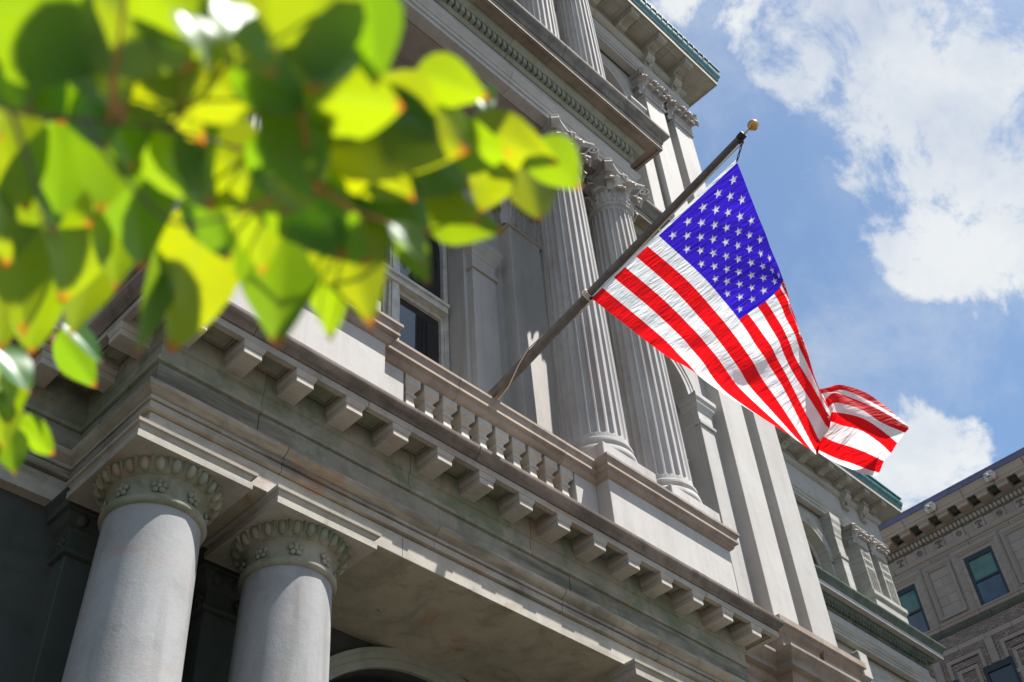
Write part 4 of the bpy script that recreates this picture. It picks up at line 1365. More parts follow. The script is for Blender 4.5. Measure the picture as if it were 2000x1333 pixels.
# third storey order standing on that cornice
for (x0, x1) in ((2.71, 4.765), (7.817, 9.90)):
    hp('pedestal', MB().box(x0, x1, 5.93, 7.2, 15.79, 16.25), M['granite'], bevel=0.006)
for x in COLX:
    corinthian(x, CY - 0.03, 16.25, 22.12, 0.345, 0.295)
U_TOP = [(-1.8, YP), (X2L, YP), (X2L, Y2), (X2R, Y2), (X2R, YP), (XM, YP), (XM, 12.2)]
hall_stones('architrave_stone', U_TOP, P_ARCH_TOP, M['granite'], every=2.4, phase=0.4)
hall_stones('frieze_stone', U_TOP, P_FRZ_TOP, M['granite'], every=2.4, phase=0.6)
hall_stones('bed_stone', U_TOP, P_BED_TOP, M['granite_moss'], every=2.0, phase=0.3)
hall_stones('cornice_stone', U_TOP, P_COR_TOP, M['granite_moss'], every=2.6, phase=0.5)
hp('architrave_beam', MB().box(X2L + 0.19, X2R - 0.19, Y2 + 0.19, 7.4, 22.124, 23.3), M['granite_ceiling'])
GUT = [(0.0, 23.49), (0.70, 23.465), (0.715, 23.49), (0.715, 23.53), (0.735, 23.58), (0.76, 23.64), (0.775, 23.70), (0.775, 23.74), (0.745, 23.745), (0.745, 23.87), (0.79, 23.88), (0.79, 23.92), (0.0, 24.05)]
hp('copper_gutter', MB().sweep(U_TOP, GUT + [GUT[0]]), M['copper'], smooth=True)
# gutter brackets and seams
gb = MB()
for k in range(30):
    x = 9.2 + 0.19 * k
    if x > 15.0:
        break
    gb.box(x - 0.012, x + 0.012, YP - 0.80, YP - 0.70, 23.74, 23.89)
hp('gutter_strap', gb, M['copper'], kind='stuff')

rmod = MB()
rp = [(-0.07, 23.12), (-0.20, 23.13), (-0.26, 23.18), (-0.42, 23.20), (-0.52, 23.165), (-0.61, 23.175), (-0.62, 23.29), (-0.07, 23.29)]
n = len(rp)
rmod.add([(-0.135, y, z) for y, z in rp] + [(0.135, y, z) for y, z in rp], [tuple(range(n)), tuple(range(n, 2 * n))[::-1]] + [(i, (i + 1) % n, n + (i + 1) % n, n + i) for i in range(n)])
rmod.sweep([(-0.135, -0.07), (-0.135, -0.62), (0.135, -0.62), (0.135, -0.07)], [(0.0, 23.27), (0.012, 23.275), (0.02, 23.30), (0.02, 23.338), (-0.05, 23.338)])
rmod.box(-0.055, 0.055, -0.36, -0.22, 23.16, 23.19)
RMOD = rmod.mesh('roof_modillion', M['granite_moss'])
rc = MB().sweep([(-0.24, -0.14), (-0.24, -0.52), (0.24, -0.52), (0.24, -0.14)][::-1], [(0.0, 23.345), (0.0, 23.325), (0.03, 23.318), (0.03, 23.345)], True)
RCOF = rc.mesh('coffer_frame', M['granite_moss'])
CONS = MB()
cp = [(0.0, 22.50), (-0.10, 22.50), (-0.105, 22.56), (-0.075, 22.62), (-0.09, 22.72), (-0.16, 22.80), (-0.22, 22.88), (-0.25, 22.96), (-0.24, 23.02), (-0.20, 23.05), (-0.26, 23.06), (-0.26, 23.12), (0.0, 23.12)]
n = len(cp)
CONS.add([(-0.12, y, z) for y, z in cp] + [(0.12, y, z) for y, z in cp], [tuple(range(n)), tuple(range(n, 2 * n))[::-1]] + [(i, (i + 1) % n, n + (i + 1) % n, n + i) for i in range(n)])
for k in range(5):
    CONS.ball((0.045 * math.sin(k * 2.3), -0.10 - 0.022 * k, 22.60 + 0.075 * k), 0.05, 7, 5, (1.2, 0.8, 0.9))
CONSOLE = CONS.mesh('console', M['granite_moss'], True, 30)
for k in range(-1, 6):
    x = 13.98 - 0.955 * k + 0.085
    if x < 10.5 or x > 14.5:
        continue
    place(RMOD, 'roof_modillion', hall, (x + hall_inv[0], YP + hall_inv[1], hall_inv[2]))
    place(RCOF, 'coffer_frame', hall, (x - 0.48 + hall_inv[0], YP + hall_inv[1], hall_inv[2]))
for k in range(8):
    x = 9.5 - 0.95 * k
    place(RMOD, 'roof_modillion', hall, (x + hall_inv[0], Y2 + hall_inv[1], hall_inv[2]))
for xc in (13.09, 14.06):
    place(CONSOLE, 'console', hall, (xc + hall_inv[0], YP + hall_inv[1], hall_inv[2]))

# giant order at the right of the portico
for (x0, x1) in ((12.77, 13.41), (13.75, 14.39)):
    pilaster(x0, x1, YP, 7.4, 8.22, 22.12, 21.3, 'giant_pilaster', 'granite', False)
P_BASE = [(0.0, 7.62), (0.0, 7.98), (0.02, 8.0), (0.05, 8.03), (0.06, 8.08), (0.10, 8.10), (0.10, 8.19), (0.0, 8.235)]
for (x0, x1) in ((12.62, 13.53), (13.64, 14.54)):
    hall_stones('pilaster_base', [(x0, 7.4), (x0, 6.98), (x1, 6.98), (x1, 7.4)], P_BASE, M['granite_brown'], every=9)
    hp('base_core', MB().box(x0 + 0.01, x1 - 0.01, 7.05, 7.4, 7.6, 8.22), M['granite_brown'])
P_BELT = [(0.0, 6.60), (0.03, 6.62), (0.03, 6.78), (0.06, 6.80), (0.07, 6.92), (0.0, 6.93), (0.0, 7.18), (0.03, 7.2), (0.06, 7.25), (0.07, 7.30), (0.16, 7.315), (0.16, 7.40), (0.18, 7.43), (0.22, 7.47), (0.25, 7.52), (0.25, 7.56), (0.0, 7.63)]
hall_stones('belt_stone', [(9.9, 7.16), (12.5, 7.16), (12.5, 6.92), (14.66, 6.92), (14.66, 9.0)], P_BELT, M['granite_brown'], every=1.9, phase=0.5)
hp('pier', MB().box(12.5, 14.64, 6.93, 7.4, GZ, 6.62), M['granite_brown'])
hp('wall', MB().box(9.9, 12.5, 7.17, 7.4, GZ, 7.6), M['granite_brown'])

# ---------------------------------------------------------------- the wing beyond
YG = 13.04
XWR = 31.77
ZC = 17.44 - 15.757
wing_wall = arch_wall(14.4, XWR - 0.02, 17.4, 22.6, YG + 0.25, [(27.05, 0.98, 17.6, 19.1), (22.0, 0.98, 17.6, 19.1), (17.0, 0.98, 17.6, 19.1)], 0.5)
hp('wall', wing_wall, M['wing_stone'])
hp('wall', arch_wall(14.4, XWR - 0.02, GZ, 17.4, YG + 0.25, [(27.3, 0.95, 10.5, 14.3), (22.0, 0.95, 10.5, 14.3)], 0.5), M['wing_stone'])
wb = MB().add([(XWR - 0.02, YG + 0.25, GZ), (XWR - 0.02, 30, GZ), (XWR - 0.02, 30, 22.6), (XWR - 0.02, YG + 0.25, 22.6)], [(0, 1, 2, 3)])
wb.add([(14.4, YG + 1.6, GZ), (XWR, YG + 1.6, GZ), (XWR, YG + 1.6, 22.6), (14.4, YG + 1.6, 22.6)], [(0, 1, 2, 3)])
wb.add([(14.4, YG, 22.65), (XWR, YG, 22.65), (XWR, 30, 22.65), (14.4, 30, 22.65)], [(0, 1, 2, 3)])
hp('wall', wb, M['wing_stone'])
for cx in (27.05, 22.0):
    window(cx, 0.95, 17.6, 19.1, YG + 0.55, None, False, None, 'frame', 0.12)
    hp('archivolt', archivolt(cx, 19.1, 0.98, 0.22, YG + 0.25, 0.06), M['wing_stone'], smooth=True)
for cx in (27.3, 22.0):
    window(cx, 0.93, 10.5, 14.3, YG + 0.55, None, False, None, 'frame', 0.1)
    hp('archivolt', archivolt(cx, 14.3, 0.95, 0.3, YG + 0.25, 0.10), M['wing_stone'], smooth=True)
    hp('keystone', MB().box(cx - 0.02, cx + 0.42, YG - 0.12, YG + 0.25, 14.95, 15.72), M['wing_stone'], bevel=0.02)
U_W = [(14.42, YG), (XWR, YG), (XWR, 20)]
k_ = 1.0
def up(prof):
    return [(p, z + ZC) for p, z in prof]
hall_stones('architrave_stone', U_W, up(P_ARCH_UP), M['wing_stone'], every=5, phase=0.5)
hall_stones('frieze_stone', U_W, [(0.0, 14.714 + ZC), (0.0, 15.03 + ZC)], M['granite'], every=5, phase=0.5)
hall_stones('bed_stone', U_W, up(P_BED_UP), M['granite_deepgreen'], every=5, phase=0.7)
hall_stones('corona_stone', U_W, up(P_COR_UP), M['granite'], every=5, phase=0.4)
hall_stones('cyma_stone', U_W, up(P_CYM_UP), M['granite_deepgreen'], every=5, phase=0.4)
wd = MB()
for k in range(110):
    x = 14.6 + 0.155 * k
    if x > XWR - 0.05:
        break
    wd.box(x - 0.045, x + 0.045, YG - 0.145, YG - 0.05, 15.09 + ZC, 15.237 + ZC)
hp('dentil_row', wd, M['granite_deepgreen'], kind='stuff')
# attic order of the wing
ZR = 23.05 - 23.92
def upr(prof, k=1.0):
    return [(p * k, z + ZR) for p, z in prof]
YA = 13.05
U_WR = [(14.42, YA), (31.72, YA), (31.72, 20)]
hall_stones('architrave_stone', U_WR, [(0, 20.75), (0, 20.88), (0.03, 20.885), (0.03, 21.0), (0.05, 21.01), (0.1, 21.12), (0.1, 21.18), (0, 21.19)], M['wing_stone'], every=6)
hall_stones('frieze_stone', U_WR, [(0, 21.194), (0, 22.0)], M['granite'], every=6)
hall_stones('bed_stone', U_WR, upr(P_BED_TOP), M['wing_stone'], every=6)
hall_stones('cornice_stone', U_WR, upr(P_COR_TOP), M['wing_stone'], every=6)
hp('copper_gutter', MB().sweep(U_WR, upr(GUT) + [upr(GUT)[0]]), M['copper'], smooth=True)
for k in range(16):
    x = 31.35 - 1.03 * k
    o = place(RMOD, 'roof_modillion', hall, (x + hall_inv[0], YA + hall_inv[1], ZR + hall_inv[2]))
    o.data = RMOD
    place(RCOF, 'coffer_frame', hall, (x - 0.5 + hall_inv[0], YA + hall_inv[1], ZR + hall_inv[2]))
for x in (29.58, 30.62, 24.5, 19.6):
    o = place(CONSOLE, 'console', hall, (x + hall_inv[0], YA + hall_inv[1], ZR + hall_inv[2] - 0.05), 0, (1.2, 1.2, 1.0))
for x0 in (29.28, 30.32, 24.0, 19.3):
    pilaster(x0, x0 + 0.57, 12.86, 13.35, 18.33, 20.75, 20.1, 'attic_pilaster', 'wing_stone', False, True)
for x0 in (29.2, 24.0):
    hp('attic_pedestal', MB().sweep([(x0, 13.3), (x0, 12.80), (x0 + 1.75, 12.80), (x0 + 1.75, 13.3)], [(0, 17.45), (0, 18.1), (0.03, 18.12), (0.06, 18.2), (0.06, 18.33), (-0.3, 18.34)]), M['wing_stone'])
for x0 in (28.2, 25.4):
    impost(x0, x0 + 0.35, 13.0, 13.4, 17.5, 20.75, 19.2, 'wing_stone')

# ======================================================================
# flagpole and flag
# ======================================================================
pb, pm_, pt = Vector(POLE_BASE), Vector(POLE_MID), Vector(POLE_TIP)
axis = (pt - pb).normalized()
p0 = pb - axis * 0.55
pole = thing('flagpole', 'dark bronze flagpole with a gold ball, leaning out over the stone balustrade', 'flagpole', tuple(p0))
pinv = tuple(-p0)


def pp(name, mb, mat, parent=None, smooth=True):
    return obj(name, mb, mat, pole if parent is None else parent, smooth, 0, None, pinv if parent is None else None, 40)


L_ = (pt - p0).length
pp('pole', MB().tube([p0 + axis * (L_ * i / 10) for i in range(11)], [0.062 - 0.003 * i for i in range(11)], 24), M['pole'])
pp('collar', MB().tube([pt - axis * 0.03, pt + axis * 0.0, pt + axis * 0.04, pt + axis * 0.045], [0.036, 0.040, 0.040, 0.02], 16), M['hardware'])
ballc = Vector(BALL)
pp('spindle', MB().tube([pt, ballc], 0.009, 8), M['ball'])
pp('ball', MB().ball(tuple(ballc), 0.053, 28, 18), M['ball'])
br = MB().box(6.16, 6.44, 6.36, 6.62, 6.64, 7.62)
pp('bracket', br, M['hardware'], None, False)
sd = axis.cross(Vector((0, 0, 1))).normalized()
dn_ = axis.cross(sd).normalized()
if dn_.z > 0:
    dn_ = -dn_
h0 = Vector(FLAG_NET[0][0])
h1 = Vector(FLAG_NET[0][13])
trk = MB().tube([pt + dn_ * 0.03 - axis * 0.02, pt + dn_ * 0.075 - axis * 0.03], 0.012, 8)
trk.ball(tuple(pt + dn_ * 0.06 - axis * 0.03), 0.028, 10, 8)
pp('truck', trk, M['hardware'])
lk_ = MB()
top_clip = h0 + Vector((0, 0.0, 0.02))
a_ = pt + dn_ * 0.085 - axis * 0.03
for i in range(5):
    c = a_.lerp(top_clip, (i + 0.5) / 5)
    ring = []
    for q in range(9):
        t = 2 * PI * q / 8
        off = (sd if i % 2 else axis) * math.cos(t) * 0.010 + (top_clip - a_).normalized() * math.sin(t) * 0.024
        ring.append(c + off)
    lk_.tube(ring, 0.0045, 5)
pp('clip_chain', lk_, M['hardware'])
tt1 = (h1 - p0).dot(axis)
along = lambda t, r, a: p0 + axis * t + (sd * math.cos(a) + dn_ * math.sin(a)) * r
rope = [a_ + axis * 0.0] + [along(L_ - (L_ - tt1) * i / 8, 0.075 - 0.012 * math.sin(i / 8 * PI), PI / 2 + 0.1) for i in range(1, 9)]
for i in range(1, 61):
    u = i / 60
    rope.append(along(tt1 - u * (tt1 - 0.1), 0.064 + 0.003 * math.sin(i), PI / 2 + 0.1 + u * 2 * PI * 1.55))
pp('halyard', MB().tube(rope, 0.0075, 6), M['rope'])
pp('clip', MB().tube([along(tt1, 0.05, PI / 2), h1], 0.010, 8).ball(tuple(h1.lerp(along(tt1, 0.05, PI / 2), 0.4)), 0.022, 8, 6), M['hardware'])
knot = MB()
for q in range(3):
    knot.tube([along(tt1 - 0.03 + q * 0.02, 0.063, 2 * PI * i / 12) for i in range(13)], 0.008, 6)
pp('rope_knot', knot, M['rope'])

flag = thing('flag', 'flag of red and white stripes with white stars on blue, hanging from the pole', 'flag', tuple(h0))
finv = tuple(-h0)
UCOL = [0.0, 0.2, 0.4, 0.53, 0.66, 0.765, 0.79, 0.84, 0.895, 0.95, 1.0]
NET = [[Vector(p) for p in row] for row in FLAG_NET]


def crom(p0_, p1_, p2_, p3_, t):
    return 0.5 * ((2 * p1_) + (p2_ - p0_) * t + (2 * p0_ - 5 * p1_ + 4 * p2_ - p3_) * t * t + (3 * p1_ - p0_ - 3 * p2_ + p3_) * t ** 3)


def interp(vals, t):
    n = len(vals)
    t = min(max(t, 0.0), n - 1.0)
    i = min(int(t), n - 2)
    f = t - i
    a = vals[i - 1] if i > 0 else vals[0] * 2 - vals[1]
    d = vals[i + 2] if i + 2 < n else vals[n - 1] * 2 - vals[n - 2]
    return crom(a, vals[i], vals[i + 1], d, f)


def S(u, v):
    """point on the cloth: u along the fly, v down the hoist"""
    for i in range(len(UCOL) - 1):
        if u <= UCOL[i + 1] + 1e-9:
            break
    t = i + (u - UCOL[i]) / (UCOL[i + 1] - UCOL[i])
    col = [interp(row, v * 13) for row in NET]
    p = interp(col, t)
    # small ripples in the nylon, strongest where it gathers
    amp = 0.007 + 0.014 * math.exp(-((u - 0.72) / 0.2) ** 2)
    w = math.sin(38 * u + 9 * v + 2.5 * math.sin(5 * v)) * 0.6 + math.sin(61 * u - 14 * v) * 0.4
    return p + Vector((amp * w * min(1, u * 8), 0, 0))


def strip(u0, u1, v0, v1, nu, nv):
    mb = MB()
    for i in range(nu + 1):
        for j in range(nv + 1):
            mb.v.append(tuple(S(u0 + (u1 - u0) * i / nu, v0 + (v1 - v0) * j / nv)))
    k = nv + 1
    for i in range(nu):
        for j in range(nv):
            a = i * k + j
            mb.f.append((a, a + 1, a + k + 1, a + k))
    return mb


for q in range(13):
    u0 = 0.4 if q < 7 else 0.0
    o = obj('stripe', strip(u0, 1.0, q / 13, (q + 1) / 13, int(110 * (1 - u0)), 4), M['flag_red'] if q % 2 == 0 else M['flag_white'], flag, True, loc=finv, angle=180)
    o['label'] = 'red stripe' if q % 2 == 0 else 'white stripe'
STARS = [(0.4 * c / 12, 7 / 13 * r / 10) for r in range(1, 10) for c in range(1, 12) if (r + c) % 2 == 0]
RS = 0.0616 / 2 * 1.02


def in_star(u, v, k):
    for cu, cv in STARS:
        x, y = (u - cu) * 2.12, -(v - cv)
        d = math.hypot(x, y)
        if d > RS * k:
            continue
        a = (math.atan2(y, x) - PI / 2) % (2 * PI / 5)
        a = min(a, 2 * PI / 5 - a)            # angle from the nearest point
        # edge from tip (RS, 0) to notch (0.4 RS, 36 deg)
        tx, ty = RS * k, 0.0
        nx, ny = 0.40 * RS * k * math.cos(PI / 5), 0.40 * RS * k * math.sin(PI / 5)
        px_, py_ = d * math.cos(a), d * math.sin(a)
        if (nx - tx) * (py_ - ty) - (ny - ty) * (px_ - tx) > 0:
            return True
    return False


# the canton cloth is cut away behind each sewn star
cm = strip(0.0, 0.4, 0.0, 7 / 13, 220, 140)
keep = []
for fi, f_ in enumerate(cm.f):
    i_, j_ = divmod(fi, 140)
    if not in_star(0.4 * (i_ + 0.5) / 220, 7 / 13 * (j_ + 0.5) / 140, 0.93):
        keep.append(f_)
cm.f = keep
obj('canton', cm, M['flag_blue'], flag, True, loc=finv, angle=180)
hd = MB()
for j in range(27):
    v = j / 26
    p = S(0, v)
    dd = (S(0.02, v) - p).normalized()
    hd.v += [tuple(p - dd * 0.045), tuple(p + dd * 0.002)]
for j in range(26):
    hd.f.append((2 * j, 2 * j + 1, 2 * j + 3, 2 * j + 2))
obj('heading', hd, M['flag_white'], flag, True, loc=finv, angle=180)
for r in range(1, 10):
    for c in range(1, 12):
        if (r + c) % 2:
            continue
        cu, cv = 0.4 * c / 12, 7 / 13 * r / 10
        rad_v = 0.0616 / 2 * 1.02
        for side_ in (-1,):
            mb = MB()
            pts = []
            for k in range(10):
                a = PI / 2 + k * PI / 5
                rr = rad_v if k % 2 == 0 else rad_v * 0.40
                pts.append(S(cu + rr * math.cos(a) / 2.12 * 1.0, cv - rr * math.sin(a)))
            cen = S(cu, cv)
            nn = (S(cu + 0.01, cv) - cen).cross(S(cu, cv + 0.01) - cen).normalized()
            if nn.x > 0:
                nn = -nn
            offs = nn * 0.003
            mb.v = [tuple(cen + offs)] + [tuple(p + offs) for p in pts]
            mb.f = [(0, 1 + k, 1 + (k + 1) % 10) for k in range(10)]
            obj('star', mb, M['flag_star'], flag, True, loc=finv, angle=180)

# ======================================================================
# the brown terracotta and brick office building across the side street
# ======================================================================
XB = 42.0
off_ = thing('office_building', 'brownish terracotta and brick office building with lion heads along its cornice, in the lower right', 'building', (XB + 3, 13, GZ))
oinv = (-(XB + 3), -13, -GZ)


def op(name, mb, mat, parent=None, smooth=False, bevel=0.0, kind=None):
    return obj(name, mb, mat, off_ if parent is None else parent, smooth, bevel, kind, oinv if parent is None else None)


def fb(y0, y1, z0, z1, p1, p0=-0.3):
    """block on the facade that faces -X: from p0 to p1 in front of the wall plane"""
    return MB().box(XB - p1, XB - p0, y0, y1, z0, z1)


YB0, YB1 = 3.0, 27.0
def fsweep(prof, y0=YB0, y1=YB1):
    # travel towards -Y so that outward is -X
    return MB().sweep([(XB, y1), (XB, y0)], prof + [(-0.3, prof[-1][1]), (-0.3, prof[0][1]), prof[0]])


def fstones(name, prof, mat, every, gap=0.012, y0=YB0, y1=YB1, smooth=True, phase=0.0):
    y = y0 + phase
    while y < y1:
        op(name, fsweep(prof, y + gap, min(y + every, y1) - gap), mat, smooth=smooth)
        y += every


ob = MB().box(XB + 0.12, XB + 14, YB0, YB1, GZ, 28.3)
# wall behind everything, with the window rooms left open in front of it
op('wall', ob, M['mortar'])
# upper storey: windows 1.26 wide every 3.55, framed panels between
WY = [13.66 + 3.55 * k for k in range(-3, 4)]
for wy in WY:
    w = op('window', MB().add([], []), M['dark_frame']) if False else None
    fr = MB()
    y0, y1, z0, z1 = wy - 0.63, wy + 0.63, 23.54, 25.80
    fwid = 0.12
    fr.box(XB + 0.02, XB + 0.11, y0, y0 + fwid, z0, z1).box(XB + 0.02, XB + 0.11, y1 - fwid, y1, z0, z1)
    fr.box(XB + 0.02, XB + 0.11, y0 + fwid, y1 - fwid, z1 - 0.2, z1).box(XB + 0.02, XB + 0.11, y0 + fwid, y1 - fwid, z0, z0 + 0.07)
    fr.box(XB + 0.0, XB + 0.10, y0 + fwid, y1 - fwid, 24.58, 24.67)
    fo = op('window', fr, M['dark_frame'])
    obj('pane', MB().box(XB + 0.07, XB + 0.08, y0 + fwid, y1 - fwid, 24.67, z1 - 0.2), M['glass_teal'], fo)
    obj('pane', MB().box(XB + 0.05, XB + 0.06, y0 + fwid, y1 - fwid, z0 + 0.07, 24.58), M['glass_blue'], fo)
    # moulded surround: nested frames, cut into blocks along the jambs
    for q, (o0, o1, pr) in enumerate(((0.0, 0.17, 0.0), (0.17, 0.23, 0.03), (0.23, 0.29, 0.05), (0.29, 0.36, 0.075), (0.36, 0.43, 0.05))):
        zt = z1 + o1
        op('surround', fb(y0 - o1, y1 + o1, z1 + o0, zt, pr), M['terracotta'])
        for s in (-1, 1):
            ya, yb_ = (y0 - o1, y0 - o0) if s < 0 else (y1 + o0, y1 + o1)
            nb = 6 if q in (0, 3) else 3
            for k in range(nb):
                za = z0 + (z1 + o0 - z0) * k / nb
                zb = z0 + (z1 + o0 - z0) * (k + 1) / nb
                op('surround', fb(ya, yb_, za + 0.006, zb - 0.006, pr + rnd.uniform(-0.003, 0.003)), M['terracotta'])
    pc = wy + 1.775
    py0, py1, pz0, pz1 = pc - 0.60, pc + 0.60, 23.70, 26.06
    for (o0, o1, pr) in ((0.0, 0.05, 0.07), (0.05, 0.11, 0.045), (0.11, 0.16, 0.02)):
        op('panel_frame', fb(py0 + o0, py1 - o0, pz1 - o1, pz1 - o0, pr), M['terracotta'])
        op('panel_frame', fb(py0 + o0, py1 - o0, pz0 + o0, pz0 + o1, pr), M['terracotta'])
        op('panel_frame', fb(py0 + o0, py0 + o1, pz0 + o1, pz1 - o1, pr), M['terracotta'])
        op('panel_frame', fb(py1 - o1, py1 - o0, pz0 + o1, pz1 - o1, pr), M['terracotta'])
    zz = pz0 + 0.16
    rows = 5
    hz = (pz1 - 0.16 - zz) / rows
    for k in range(rows):
        if k % 2 == 0 or k == rows - 1:
            op('terracotta_block', fb(py0 + 0.165, py1 - 0.165, zz + hz * k + 0.006, zz + hz * (k + 1) - 0.006, rnd.uniform(-0.035, -0.025)), M['terracotta'])
        else:
            op('terracotta_block', fb(py0 + 0.165, pc - 0.005, zz + hz * k + 0.006, zz + hz * (k + 1) - 0.006, rnd.uniform(-0.035, -0.025)), M['terracotta'])
            op('terracotta_block', fb(pc + 0.005, py1 - 0.165, zz + hz * k + 0.006, zz + hz * (k + 1) - 0.006, rnd.uniform(-0.035, -0.025)), M['terracotta'])
    # plain blocks around the panel
    ga, gb_ = y1 + 0.43, wy + 3.55 - 0.63 - 0.43
    for k in range(5):
        za = 23.52 + 0.58 * k
        zb = min(za + 0.58, 26.28)
        for (a, b) in ((ga, py0), (py1, gb_)):
            if b - a > 0.02:
                op('terracotta_block', fb(a + 0.004, b - 0.004, za + 0.006, zb - 0.006, rnd.uniform(-0.012, 0.0)), M['terracotta'])
    op('terracotta_block', fb(py0, py1, 23.52, 23.695, -0.004), M['terracotta'])
    op('terracotta_block', fb(py0, py1, 26.065, 26.28, -0.004), M['terracotta'])
# entablature of the office building
fstones('fascia_stone', [(0.0, 26.24), (0.03, 26.25), (0.03, 26.32), (0.06, 26.33), (0.06, 26.41)], M['terracotta'], 1.8)
fstones('torus_stone', [(0.06, 26.42), (0.10, 26.44), (0.145, 26.50), (0.155, 26.56), (0.14, 26.62), (0.10, 26.67), (0.06, 26.68)], M['terracotta'], 3.55)
k = 0
y = 4.5
while y < 22:
    wl_ = 0.50 if k % 2 == 0 else 0.43
    b = op('frieze_block', fb(y + 0.008, y + wl_ - 0.008, 26.69, 27.13, 0.03 if k % 2 == 0 else 0.0), M['terracotta'])
    if k % 2 == 0:
        cyy = y + wl_ / 2
        if (k // 2) % 2 == 0:       # round medallion
            md = MB()
            md.tube([(XB - 0.04, cyy + 0.11 * math.cos(2 * PI * i / 16), 26.91 + 0.11 * math.sin(2 * PI * i / 16)) for i in range(17)], 0.022, 6)
            md.ball((XB - 0.04, cyy, 26.91), 0.045, 8, 6)
            md.tube([(XB - 0.04, cyy - 0.09, 26.85), (XB - 0.05, cyy, 26.91), (XB - 0.04, cyy + 0.09, 26.97)], 0.016, 5)
            op('medallion', md, M['relief'], None, True)
        else:                        # urn shaped ornament
            ur = MB()
            ur.tube([(XB - 0.04, cyy, 26.76), (XB - 0.05, cyy, 26.80), (XB - 0.05, cyy, 26.92), (XB - 0.05, cyy, 27.02)], [0.03, 0.05, 0.035, 0.07], 8)
            ur.tube([(XB - 0.04, cyy - 0.12, 26.745), (XB - 0.04, cyy + 0.12, 26.745)], 0.022, 6)
            for s in (-1, 1):
                ur.tube([(XB - 0.04, cyy + s * 0.05, 27.0), (XB - 0.05, cyy + s * 0.13, 27.03), (XB - 0.05, cyy + s * 0.15, 26.96), (XB - 0.05, cyy + s * 0.10, 26.94)], 0.02, 6)
            op('urn_relief', ur, M['relief'], None, True)
    y += wl_
    k += 1
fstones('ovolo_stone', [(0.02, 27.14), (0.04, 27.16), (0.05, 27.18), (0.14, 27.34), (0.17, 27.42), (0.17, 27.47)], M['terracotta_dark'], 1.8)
ed = MB()
for k in range(100):
    y = 4.6 + 0.185 * k
    c, s = math.cos(0.5), math.sin(0.5)
    q = MB().ball((0, 0, 0), 0.085, 8, 6, (0.45, 0.8, 1.3))
    q.xform(Matrix.Translation((XB - 0.125, y, 27.30)) @ Matrix.Rotation(-0.5, 4, 'Y'))
    ed.add(q.v, q.f)
op('egg_row', ed, M['terracotta_warm'], None, True, kind='stuff')
fstones('bed_stone', [(0.10, 27.475), (0.10, 27.69)], M['terracotta'], 1.8)
om = MB().box(XB - 0.62, XB - 0.09, -0.24, 0.24, 27.56, 27.74)
om.box(XB - 0.66, XB - 0.09, -0.27, 0.27, 27.74, 27.80)
om.box(XB - 0.64, XB - 0.62, -0.24, 0.24, 27.58, 27.64)
OM = om.mesh('modillion', M['terracotta_warm'])
ros = MB()
for i in range(7):
    a = 2 * PI * i / 7
    ros.ball((XB - 0.36 + 0.11 * math.cos(a), 0.105 * math.sin(a), 27.74), 0.05, 7, 5, (1, 1, 0.8))
ros.ball((XB - 0.36, 0, 27.72), 0.055, 8, 6)
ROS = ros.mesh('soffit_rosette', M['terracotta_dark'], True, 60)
for k in range(20):
    y = 4.15 + 0.912 * k
    place(OM, 'modillion', off_, (oinv[0], y + oinv[1], oinv[2]))
    place(ROS, 'soffit_rosette', off_, (oinv[0], y + 0.456 + oinv[1], oinv[2]))
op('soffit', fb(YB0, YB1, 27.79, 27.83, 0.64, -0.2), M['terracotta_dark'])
fstones('corona_stone', [(0.64, 27.80), (0.70, 27.80), (0.70, 27.93), (0.715, 27.935), (0.725, 27.96)], M['terracotta_warm'], 1.39, 0.01, phase=0.35)
fstones('cyma_stone', [(0.725, 27.965), (0.735, 28.0), (0.76, 28.09), (0.80, 28.17), (0.83, 28.21), (0.83, 28.235)], M['terracotta_warm'], 1.39, 0.012, phase=0.35)
op('roof_flashing', fsweep([(0.0, 28.24), (0.80, 28.24), (0.845, 28.27), (0.85, 28.49), (0.87, 28.50), (0.87, 28.53), (0.0, 28.6)]), M['roof_metal'])


def lion():
    """lion mask spout: head, brow, muzzle, open jaw, ears and mane; faces -X"""
    mb = MB()
    mb.ball((0, 0, 0), 0.16, 14, 10, (0.75, 1.0, 1.1))
    mb.ball((-0.12, 0, -0.04), 0.085, 10, 8, (1.0, 1.0, 0.75))
    mb.ball((-0.16, 0, -0.005), 0.035, 8, 6, (1, 1.2, 0.8))
    mb.ball((-0.11, 0, -0.135), 0.06, 10, 8, (1.0, 1.0, 0.5))
    for s in (-1, 1):
        mb.ball((-0.10, s * 0.07, 0.065), 0.045, 8, 6, (1, 1.2, 0.6))
        mb.ball((-0.02, s * 0.125, 0.145), 0.045, 8, 6, (0.7, 1, 1.2))
    for i in range(13):
        a = PI * (-0.25 + 1.5 * i / 12)
        mb.ball((0.03, 0.17 * math.cos(a), 0.02 + 0.18 * math.sin(a)), 0.06, 7, 5, (0.9, 1, 1))
    return mb


LION = lion().mesh('lion_head', M['white_stone'], True, 60)
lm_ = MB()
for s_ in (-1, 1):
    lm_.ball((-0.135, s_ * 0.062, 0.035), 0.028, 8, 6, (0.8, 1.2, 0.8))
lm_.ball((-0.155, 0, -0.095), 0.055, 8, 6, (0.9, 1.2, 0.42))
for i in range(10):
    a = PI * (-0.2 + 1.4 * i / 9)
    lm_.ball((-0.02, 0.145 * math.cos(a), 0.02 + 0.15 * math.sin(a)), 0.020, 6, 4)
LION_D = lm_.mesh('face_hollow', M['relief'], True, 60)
for k in range(6):
    lo_ = place(LION, 'lion_head', off_, (XB - 0.86 + oinv[0], 3.41 + 2.77 * k + oinv[1], 28.08 + oinv[2]), 0, (1.15, 1.15, 1.15))
    place(LION_D, 'face_hollow', lo_, (0, 0, 0))
